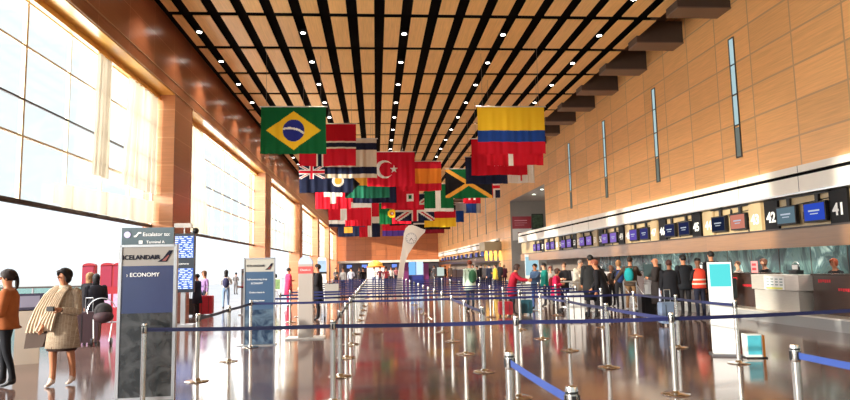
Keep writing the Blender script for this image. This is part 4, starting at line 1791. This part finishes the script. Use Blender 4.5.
        sm = o.modifiers.new('thick', 'SOLIDIFY')
        sm.thickness = .012
        return o
    if coat:
        m = coat if isinstance(coat, bpy.types.Material) else cm(coat)
        shell('coat', [(1.46 * s, 0, .01, .075 * s, .075 * s), (1.42 * s, 0, .01, .15 * s * W, .10 * s), (1.34 * s, 0, .005, .205 * s * W, .135 * s), (1.2 * s, 0, 0, .195 * s * W, .14 * s), (1.05 * s, 0, 0, .18 * s * W, .135 * s), (.9 * s, 0, 0, .20 * s * W, .155 * s), (coatlen * s, 0, .01, .235 * s * W, .18 * s)], m)
        for side, an in ((-1, arms[0]), (1, arms[1])):
            up_, fo_ = ARMS[an]
            a0 = lv(V(side * .175 * s * W, .01, 1.385 * s)) + V(0, 0, dzz)
            a1 = a0 + V(up_[0] * side, up_[1], up_[2]).normalized() * .29 * s
            a2 = a1 + V(fo_[0] * side, fo_[1], fo_[2]).normalized() * .22 * s
            b = MB()
            b.tube(a0, a1, .078 * s, .062 * s, 12)
            b.sphere(tuple(a0), .080 * s, n=12)
            b.sphere(tuple(a1), .063 * s, n=12)
            b.tube(a1, a2, .062 * s, .048 * s, 12)
            b.build('sleeve', m, bo, True)
    if skirt:
        shell('skirt', [(1.02 * s, 0, 0, .15 * s, .12 * s), (.9 * s, 0, 0, .185 * s, .145 * s), (.52 * s, 0, 0, .20 * s, .165 * s)], cm(skirt))
    if vest:
        shell('vest', [(1.44 * s, 0, .01, .11 * s, .08 * s), (1.36 * s, 0, .005, .19 * s, .13 * s), (1.2 * s, 0, 0, .185 * s, .14 * s), (1.0 * s, 0, 0, .18 * s, .14 * s), (.90 * s, 0, 0, .185 * s, .145 * s)], cm(vest))
        b = MB()
        for z in (1.02, 1.14):
            p0 = lv(V(0, 0, z * s)) + V(0, 0, dzz)
            b.lathe([(.20 * s, -.02), (.20 * s, .02)], 24, 0, Matrix.Translation(p0) @ Matrix.Scale(.77, 4, (0, 1, 0)))
        b.build('reflective_stripe', mat('reflective', (216, 206, 190), .4), bo)
    if backpack:
        c_ = lv(V(0, .20 * s, 1.18 * s)) + V(0, 0, dzz)
        p = tag(MB().sphere(tuple(c_), .15 * s, .10 * s, .23 * s, 14).build('backpack_shell', cm(backpack), bo, True), '', '')
        for kx in ('label', 'category'):
            del p[kx]
        p.name = 'backpack'
        b = MB()
        for sx in (-1, 1):
            pts = [lv(V(sx * .10 * s, .15 * s, 1.36 * s)), lv(V(sx * .11 * s, .0, 1.46 * s)), lv(V(sx * .12 * s, -.12 * s, 1.30 * s)), lv(V(sx * .13 * s, -.04 * s, 1.06 * s))]
            for a, c2 in zip(pts, pts[1:]):
                b.tube(a + V(0, 0, dzz), c2 + V(0, 0, dzz), .014 * s, n=6)
        b.build('strap', cm(backpack), p)
    if extra:
        extra(t, bo, s, dzz, hands, cm)
    return t


def tweed():
    m = bpy.data.materials.new('beige_tweed')
    m.use_nodes = True
    n = m.node_tree.nodes
    l = m.node_tree.links
    tc = n.new('ShaderNodeTexCoord')
    br = n.new('ShaderNodeTexBrick')
    br.inputs['Scale'].default_value = 14
    br.offset = 0
    br.inputs['Color1'].default_value = rgb(168, 148, 126)
    br.inputs['Color2'].default_value = rgb(146, 124, 104)
    br.inputs['Mortar'].default_value = rgb(196, 182, 160)
    br.inputs['Mortar Size'].default_value = .03
    mp = n.new('ShaderNodeMapping')
    mp.inputs['Rotation'].default_value = (PI / 2, 0, 0)
    l.new(tc.outputs['Object'], mp.inputs[0])
    l.new(mp.outputs[0], br.inputs['Vector'])
    l.new(br.outputs[0], n['Principled BSDF'].inputs['Base Color'])
    n['Principled BSDF'].inputs['Roughness'].default_value = .9
    return m


def ribbon(nm, pts, wv, m, par, th=.015, folds=5):
    """cloth strip through pts with varying width, pleated lengthwise"""
    b = MB()
    k_ = folds * 4
    n_ = 6 * (len(pts) - 1)
    vs = []
    for i in range(n_ + 1):
        t_ = i / n_ * (len(pts) - 1)
        a = min(int(t_), len(pts) - 2)
        f_ = t_ - a
        p = pts[a][0].lerp(pts[a + 1][0], f_)
        wd = pts[a][1] * (1 - f_) + pts[a + 1][1] * f_
        for j in range(k_ + 1):
            u = j / k_ - .5
            vs.append(p + wv * (u * wd) + V(0, -1, 0) * (.012 * math.sin(u * folds * 2 * PI) + .03 * (.25 - u * u)))
    fs = [(i * (k_ + 1) + j, i * (k_ + 1) + j + 1, (i + 1) * (k_ + 1) + j + 1, (i + 1) * (k_ + 1) + j) for i in range(n_) for j in range(k_)]
    b.add(vs, fs)
    o = b.build(nm, m, par, True)
    sm = o.modifiers.new('thick', 'SOLIDIFY')
    sm.thickness = th
    return o


M_tweed = tweed()


def woman_extra(t, bo, s, dz, hands, cm):
    sc_m = mat('scarf_cream', (196, 178, 156), .85, var=.12, vscale=20)
    z = dz
    ribbon('scarf', [(V(.07, -.06, 1.47 * s + z), .10), (V(.03, -.14, 1.38 * s + z), .13), (V(-.03, -.19, 1.2 * s + z), .15), (V(-.10, -.22, 1.0 * s + z), .22), (V(-.16, -.22, .83 * s + z), .28)], V(1, 0, 0), sc_m, bo)
    ribbon('scarf', [(V(-.08, -.02, 1.49 * s + z), .09), (V(-.15, -.13, 1.36 * s + z), .16), (V(-.24, -.17, 1.15 * s + z), .20), (V(-.31, -.17, .92 * s + z), .25), (V(-.34, -.15, .80 * s + z), .28)], V(1, 0, 0), sc_m, bo)
    b = MB().sphere((0, .01, 1.475 * s + z), .095, .085, .04, 16)
    b.build('scarf_collar', sc_m, bo, True)
    b = MB()
    b.poly([(-.16, 0), (.12, .02), (.20, .30), (-.02, .36), (-.12, .34)], .10, 0, Matrix.Translation((-.36, -.10, .56 * s + z)))
    b.build('draped_coat', mat('draped_brown', (72, 56, 48), .8, var=.1), bo)
    MB().box(hands[1].x - .05, hands[1].x + .05, hands[1].y - .05, hands[1].y - .01, hands[1].z - .03, hands[1].z + .04).build('dark_purse', M_cap, bo)
    b = MB()
    for q in (-1, 1):
        pass
    return


# two women at the left edge
person('woman with dark ponytail in rust brown top and dark trousers, at left edge', -5.56, 10.1, 75, 1.72, (142, 80, 44), (28, 30, 36), 'tan', (36, 24, 22), 'ponytail', ('fold', 'fold'), 'step', detail=True, coat=(148, 84, 46), coatlen=.86, shoes=(24, 24, 26))
person('woman in beige tweed coat and cream scarf walking in heels, looking up', -4.72, 10.05, 6, 1.72, (84, 66, 60), (84, 66, 60), 'tan', (30, 24, 26), 'bob', ('down_front', 'fold'), 'step', detail=True, coat=M_tweed, coatlen=.56, skirt=(60, 44, 40), bare_legs=True, heels=True, shoes=(214, 190, 176), extra=woman_extra, head_turn=20)
# family with luggage behind
person('person with light brown hair in black jacket, behind the tweed coat', -7.45, 17.2, 200, 1.66, 'k', 'n', 'tan', (140, 104, 70), 'long', ('relax', 'fold'), coat='k', coatlen=.6)
person('person in black hooded coat standing among luggage near red totems', -6.95, 16.4, 150, 1.62, 'k', (44, 26, 34), 'brown', (24, 22, 26), 'long', ('fold', 'relax'), coat=(30, 28, 34), coatlen=.45, wide=1.1)


def suitcase(label, x, y, col, w_=.42, h=.62, d=.26, rz=0.0, handle=True, group=None):
    t = thing('suitcase', label, 'suitcase', (x, y, 0), rz, group)
    m = mat('case_%d_%d_%d' % col, col, .5, var=.08, vscale=8)
    b = MB()
    r_ = .05
    n_ = 6
    pts = []
    for cx, cz, a0 in ((w_ / 2 - r_, .06 + r_, -90), (w_ / 2 - r_, .06 + h - r_, 0), (-w_ / 2 + r_, .06 + h - r_, 90), (-w_ / 2 + r_, .06 + r_, 180)):
        for i in range(n_):
            a = math.radians(a0 + 90 * i / (n_ - 1))
            pts.append((cx + r_ * math.cos(a), cz + r_ * math.sin(a)))
    b.poly(pts[::-1], d, 0, Matrix.Translation((0, -d / 2, 0)))
    b.build('shell', m, t)
    b = MB()
    for zx in (-w_ / 4, w_ / 4):
        b.box(zx - .008, zx + .008, -d / 2 - .006, d / 2 + .006, .10, h)
    b.build('zip_band', M_cap, t)
    for sx in (-1, 1):
        MB().lathe([(.032, -.012), (.032, .012)], 14, 0, Matrix.Translation((sx * (w_ / 2 - .06), 0, .032)) @ Matrix.Rotation(PI / 2, 4, 'X')).build('wheel', M_cap, t)
    b = MB()
    for sx in (-1, 1):
        b.tube((sx * .08, 0, .06 + h - .02), (sx * .08, 0, .06 + h + (.32 if handle else .04)), .008, n=6)
    b.tube((-.08, 0, .06 + h + (.32 if handle else .04)), (.08, 0, .06 + h + (.32 if handle else .04)), .012, n=8)
    b.build('handle', M_alu, t)
    return t


suitcase('large maroon suitcase beside the person in black hooded coat', -6.75, 15.6, (46, 18, 26), .46, .70, .3, .2)
suitcase('dark suitcase left of the large maroon one', -7.25, 15.75, (26, 22, 30), .42, .6, .3, -.1, False)
t = thing('stroller', 'folded dark stroller with silver rim leaning by the maroon suitcase', 'stroller', (-6.30, 15.3, 0), .2)
b = MB()
b.sphere((0, 0, .78), .20, .18, .20, 16)
b.build('canopy', mat('stroller_dark', (26, 22, 24), .8), t, True)
MB().sphere((.02, -.08, .66), .22, .16, .14, 14).build('seat_pad', mat('stroller_maroon', (50, 24, 32), .7), t, True)
b = MB()
for i in range(18):
    a0, a1 = PI * i / 18 + .2, PI * (i + 1) / 18 + .2
    b.tube((.29 * math.cos(a0), -.2, .8 + .29 * math.sin(a0)), (.29 * math.cos(a1), -.2, .8 + .29 * math.sin(a1)), .012, n=6)
for sx in (-1, 1):
    b.tube((sx * .2, 0, .6), (sx * .16, -.1, .1), .014, n=6)
b.build('frame', M_alu, t)
for sx in (-1, 1):
    MB().lathe([(.09, -.02), (.09, .02)], 18, 0, Matrix.Translation((sx * .2, -.1, .09)) @ Matrix.Rotation(PI / 2, 4, 'Y')).build('wheel', M_cap, t)
t = thing('plastic_bag', 'clear whitish bag on the floor beside the stroller', 'bag', (-5.95, 15.6, 0))
MB().sphere((0, 0, .15), .16, .14, .15, 12).build('bag_body', mat('bag_clear', (206, 214, 220), .3), t, True)
MB().tube((-.05, 0, .28), (.05, 0, .34), .01).build('handle', M_wht, t)

# window side, further down
person('woman seen from behind in white top and jeans carrying a child', -6.55, 28.4, 170, 1.68, 'w', (120, 144, 176), 'tan', (30, 24, 24), 'long', ('fold', 'fold'), 'step', backpack=(54, 54, 84))
person('child in grey carried in front by the woman in white', -6.1, 28.25, 200, .95, 's', 's', 'tan', (30, 24, 24), 'short', ('fold', 'fold'), z0=.62)
person('person in lilac top by the red suitcase next to the flight board', -6.75, 25.6, 40, 1.66, (150, 120, 170), 'n', 'light', (120, 90, 70), 'long', ('fold', 'relax'))
person('person in dark blue coat beside the flight board stand', -6.55, 23.9, 100, 1.55, 'n', 'k', 'tan', (26, 22, 22), 'short', ('fold', 'fold'), coat='n')
suitcase('bright red suitcase beside the flight board stand', -6.4, 24.6, (176, 26, 44), .5, .68, .3)
suitcase('black suitcase stacked near the flight board stand', -7.0, 24.4, (34, 34, 38), .5, .6, .3)
person('person in crimson jacket half hidden left of the slate blue sign', -4.6, 23.2, 60, 1.64, 'r', 'k', 'tan', (30, 22, 22), 'short', ('fold', 'relax'), lean=.12)
person('woman in long pink coat standing right of the slate blue sign', -4.15, 30.6, -120, 1.72, (210, 50, 90), (190, 60, 100), 'tan', (50, 34, 30), 'short', ('relax', 'fold'), coat=(214, 56, 96), coatlen=.42)
person('person in dark jacket left of the pink coat', -5.35, 33.5, 30, 1.72, 'n', 'k', 'light', (40, 30, 28), 'short', ('fold', 'relax'), coat='k')
person('person in pale blue top right of the pink coat', -4.1, 36.0, -20, 1.68, (150, 180, 206), 'b', 'light', (60, 44, 36), 'short', ('fold', 'relax'))
person('person in navy coat beside the pale blue top', -3.55, 35.5, 160, 1.74, 'n', 'k', 'tan', (26, 22, 22), 'short', ('relax', 'relax'), coat='n')
person('man in black coat immediately right of the white totem', -1.92, 21.2, 90, 1.80, 'k', 'k', 'tan', (36, 26, 24), 'short', ('relax', 'fold'), coat=(28, 26, 30), coatlen=.55)
t = thing('grey_holdall', 'grey holdall bag beside the man in black near the white totem', 'bag', (-1.42, 20.6, .62))
MB().box(-.22, .22, -.14, .14, 0, .55).build('bag_body', mat('holdall_grey', (150, 146, 140), .7), t)
MB().tube((-.1, 0, .55), (.1, 0, .60), .012).build('handle', M_cap, t)
t2 = thing('luggage_trolley', 'luggage trolley under the grey holdall', 'trolley', (-1.42, 20.6, 0))
b = MB()
b.box(-.26, .26, -.2, .2, .56, .61)
for sx in (-1, 1):
    b.tube((sx * .24, .18, .08), (sx * .24, .18, 1.0), .016)
    b.tube((sx * .24, .18, .1), (sx * .24, -.18, .58), .014)
b.tube((-.24, .18, 1.0), (.24, .18, 1.0), .018)
b.build('frame', M_alu, t2)
for sx in (-1, 1):
    MB().lathe([(.07, -.02), (.07, .02)], 14, 0, Matrix.Translation((sx * .24, .15, .07)) @ Matrix.Rotation(PI / 2, 4, 'Y')).build('wheel', M_cap, t2)

# far end crowd in the queues
FAR = [
    (343, 41.5, 40, 'w', 'n', 'person in pale plaid shirt at the far left of the queue'), (336, 52, -30, 's', 'k', 'person in grey by the last windows'),
    (351, 46, 180, (190, 196, 214), 'n', 'person in pale lilac coat in the far left queue'), (359, 60, 0, 's', 's', 'distant person in grey under the canopy band'),
    (363, 44, 160, 'k', 'k', 'person in black jacket left of the yellow-topped booth'), (374, 52, -160, 'w', 'b', 'person in white in front of the yellow-topped booth'),
    (380, 50, 20, 'm', 'n', 'person in maroon jacket right of the yellow-topped booth'), (386, 44, 200, (170, 60, 70), 'n', 'person in dull red jacket near the clock foot'),
    (391, 56, 0, 'w', 'k', 'distant person in white left of the clock foot'), (396, 62, 0, (220, 140, 150), 'n', 'distant person in pale pink left of the clock foot')]
for px, Y, fc, tp_, lg, lb in FAR:
    p = px_to_world(px, 268, Y)
    person(lb, p.x, Y, fc, 1.72, tp_, lg, 'light', (50, 38, 32), 'short', ('fold', 'relax'), group=None)
p = px_to_world(461, 268, 23.2)
person('red-haired person in pale green and white jacket standing in mid queue', p.x + .35, 23.4, 160, 1.86, 'l', (52, 60, 70), 'light', (120, 56, 38), 'short', ('fold', 'relax'), coat=(186, 206, 190), coatlen=.72, backpack=(54, 100, 72))
# crowd at far desks
rn = random.Random(11)
CR2 = [(428, 'k', 66), (434, 's', 62), (440, 'n', 58), (445, 'k', 64), (450, 'u', 56), (468, 'k', 50), (473, 'w', 54), (477, 'k', 47), (481, 'k', 58), (485, 's', 50), (489, 'n', 46), (495, 'y', 44), (500, 'k', 47), (504, 'm', 50)]
nm = {'k': 'black', 's': 'grey', 'n': 'navy', 'u': 'brown', 'w': 'white', 'y': 'yellow', 'm': 'maroon'}
wh = ['farthest', 'second', 'third', 'fourth', 'fifth', 'sixth', 'seventh', 'eighth', 'ninth', 'tenth', 'eleventh', 'twelfth', 'thirteenth', 'last']
for i, (px, tp_, Y) in enumerate(CR2):
    p = px_to_world(px, 266, Y)
    person('person in %s jacket in the far desk crowd, %s from its left end' % (nm[tp_], wh[i]), p.x, Y, rn.choice((90, 150, 180, 200, 60)), rn.uniform(1.62, 1.84), tp_, rn.choice(('k', 'n', 'u')), 'light' if i % 3 else 'tan', rn.choice(((30, 24, 22), (70, 50, 36), (150, 120, 80))), 'short', ('fold', 'relax'), group='travellers crowding the far desks', coat=tp_, coatlen=.7)


def at(px, Y, h=268):
    return px_to_world(px, h, Y).x


# right-hand queue, left to right
person('woman in crimson coat bending and reaching right, left end of near crowd', at(511, 21.4), 21.4, -75, 1.70, 'r', 'k', 'tan', (50, 30, 26), 'bob', ('reach', 'reach'), 'step', lean=.28, coat=(150, 22, 44), coatlen=.62)
suitcase('red suitcase on the floor in front of the woman in crimson coat', at(504, 20.6), 20.6, (130, 20, 32), .44, .42, .28)
person('woman with short dark hair in denim-blue jacket facing the crimson coat', at(535, 23.2), 23.2, 60, 1.68, 'j', (50, 70, 110), 'tan', (26, 20, 20), 'short', ('fold', 'reach'), 'step', coat=(72, 96, 130), coatlen=.80)
person('person in bright teal jacket behind the denim jacket', at(544, 25), 25, 100, 1.70, 't', 'k', 'light', (36, 28, 26), 'short', ('fold', 'relax'), coat=(28, 132, 122), coatlen=.78)
person('person in red and white top beneath the lit poster', at(550, 27), 27, 0, 1.55, 'w', 'k', 'light', (130, 50, 40), 'short', ('fold', 'relax'))
person('shorter woman in magenta-red jacket with bag at her back', at(555, 21.2), 21.2, -60, 1.50, 'z', 'k', 'tan', (64, 36, 28), 'bob', ('fold', 'fold'), lean=.1, coat=(192, 30, 74), coatlen=.7, backpack=(110, 26, 34))
person('person in black jacket right behind the magenta-red jacket', at(564, 22.5), 22.5, 30, 1.70, 'k', 'k', 'light', (70, 46, 34), 'short', ('fold', 'fold'), coat='k', coatlen=.75)
person('grey-haired man in light stone coat leaning over a trolley', at(577, 22), 22, -30, 1.80, 'c', 'h', 'light', (120, 110, 104), 'short', ('reach', 'down_front'), 'step', lean=.2, coat=(196, 186, 170), coatlen=.7)
person('tall man in long black coat seen from behind, near the middle of the crowd', at(590.5, 18.9), 18.9, 178, 1.90, 'k', 'k', 'tan', (24, 20, 20), 'short', ('side', 'down_front'), 'stand', coat=(34, 34, 36), coatlen=.50, wide=1.12)
person('stooping person in black coat with reddish hair beside the tall man', at(602, 17.6), 17.6, 120, 1.78, 'k', 'n', 'tan', (130, 70, 50), 'short', ('down_front', 'relax'), 'step', lean=.28, coat=(26, 25, 30), coatlen=.45, wide=1.08)
person('small person with brown hair between the stooping person and blue backpack', at(611, 24), 24, 160, 1.55, 'u', 'k', 'tan', (90, 56, 40), 'long', ('relax', 'relax'))
person('woman with light brown hair wearing a dark blue backpack', at(618.5, 22), 22, 190, 1.74, 'k', 'k', 'light', (140, 100, 66), 'bob', ('relax', 'fold'), 'step', backpack=(36, 52, 96))


def hold_pack(t, bo, s, dz, hands, cm):
    pass


person('man in brown jacket and khaki trousers with a teal backpack, arm on the kiosk', at(630, 20.5), 20.5, 215, 1.84, 'u', (122, 92, 66), 'tan', (40, 28, 24), 'short', ('reach', 'side'), 'step', coat=(66, 52, 44), coatlen=.85, backpack=(22, 130, 136))
person('bald man in long dark coat facing right', at(656, 18.4), 18.4, 120, 1.80, 'k', 'k', 'tan', (90, 60, 50), 'bald', ('relax', 'fold'), coat=(40, 34, 34), coatlen=.42)
person('person in black puffer jacket beside the bald man', at(669, 17.3), 17.3, 200, 1.70, 'k', 'k', 'brown', (60, 30, 26), 'short', ('fold', 'relax'), coat=(20, 20, 26), coatlen=.55, wide=1.1)
t = thing('tote_bag', 'pale lilac tote bag hanging between the bald man and puffer jacket', 'bag', (at(663, 17.5), 17.5, .55))
MB().poly([(-.13, 0), (.13, 0), (.11, .36), (-.11, .36)], .10).build('bag_body', mat('tote_lilac', (176, 180, 206), .6, var=.1), t)
b = MB()
for i in range(10):
    a0, a1 = PI * i / 10, PI * (i + 1) / 10
    b.tube((.07 * math.cos(a0), .05, .36 + .12 * math.sin(a0)), (.07 * math.cos(a1), .05, .36 + .12 * math.sin(a1)), .01, n=6)
b.build('handle', MATS['tote_lilac'], t)
person('man in black suit jacket seen from behind, left of the orange vest', at(683.5, 18.4), 18.4, 175, 1.84, 'k', 'k', 'tan', (20, 18, 20), 'short', ('relax', 'relax'), 'stand', coat=(26, 28, 34), coatlen=.78, wide=1.06)
person('worker in orange reflective vest seen from behind, wearing black cap', at(698, 17.3), 17.3, 170, 1.74, 'k', (34, 36, 52), 'brown', (16, 16, 18), 'cap', ('relax', 'fold'), 'stand', vest=(226, 72, 52))
person('person whose dark head shows just above the glowing kiosk', at(715, 19), 19.2, 180, 1.95, 'k', 'k', 'tan', (22, 20, 20), 'short', ('relax', 'relax'), coat='k')
# staff behind the desks
person('desk agent looking down, behind desk right of the glowing kiosk', 12.0, 20.2, 90, 1.62, (200, 190, 186), 'k', 'light', (120, 80, 60), 'short', ('fold', 'fold'))
person('desk agent behind the dark desk partly hidden by a red and white card', 11.95, 18.6, 85, 1.68, 'k', 'k', 'light', (96, 60, 44), 'bob', ('phone', 'fold'), lean=.1)
person('desk agent with reddish hair behind the desk at the right edge', 12.2, 15.95, 75, 1.64, 'k', 'k', 'tan', (150, 70, 40), 'bob', ('phone', 'fold'), lean=.1)
t = thing('red_card', 'red and white card standing in front of the desk agent', 'card', (11.35, 18.25, 1.29))
MB().box(-.01, .01, -.16, .14, 0, .34).build('board', mat('card_pink', (236, 150, 150), .5), t)
b = MB()
b.box(-.016, -.01, -.11, .09, .2, .27)
b.box(-.016, -.01, -.11, .09, .07, .14)
b.build('red_print', M_redl, t)
# luggage trolleys and cases by the desks
for i, (px, Y) in enumerate(((571, 21.2), (637, 19.6), (583, 19.6))):
    x = at(px, Y)
    t = thing('luggage_trolley', ('white luggage trolley pushed by the man in stone coat', 'steel luggage trolley beside the khaki trousers', 'steel luggage trolley left of the tall man in black')[i], 'trolley', (x, Y, 0), math.radians(20))
    b = MB()
    b.box(-.28, .28, -.35, .35, .18, .22)
    for sx in (-1, 1):
        b.tube((sx * .27, .33, .1), (sx * .27, .36, 1.05), .02)
        b.tube((sx * .27, .36, .95), (sx * .27, -.3, .25), .016)
    b.tube((-.27, .36, 1.05), (.27, .36, 1.05), .024)
    b.build('frame', M_wht if i == 0 else M_alu, t)
    for sx in (-1, 1):
        for sy in (-1, 1):
            MB().lathe([(.08, -.02), (.08, .02)], 14, 0, Matrix.Translation((sx * .27, sy * .3, .08)) @ Matrix.Rotation(PI / 2, 4, 'Y')).build('wheel', M_cap, t)
suitcase('teal suitcase standing behind the red one in the near crowd', at(524, 21.0), 20.9, (24, 66, 78), .38, .44, .24)
suitcase('white upright suitcase lit by sun in front of the tall man', at(571, 18.2), 17.9, (214, 214, 212), .42, .78, .26)
suitcase('grey-blue suitcase by the legs of the bald man', at(662, 16.4), 16.2, (110, 128, 156), .44, .55, .26)
suitcase('black suitcase by the khaki trousers', at(641, 19.2), 18.9, (24, 24, 28), .46, .62, .28)
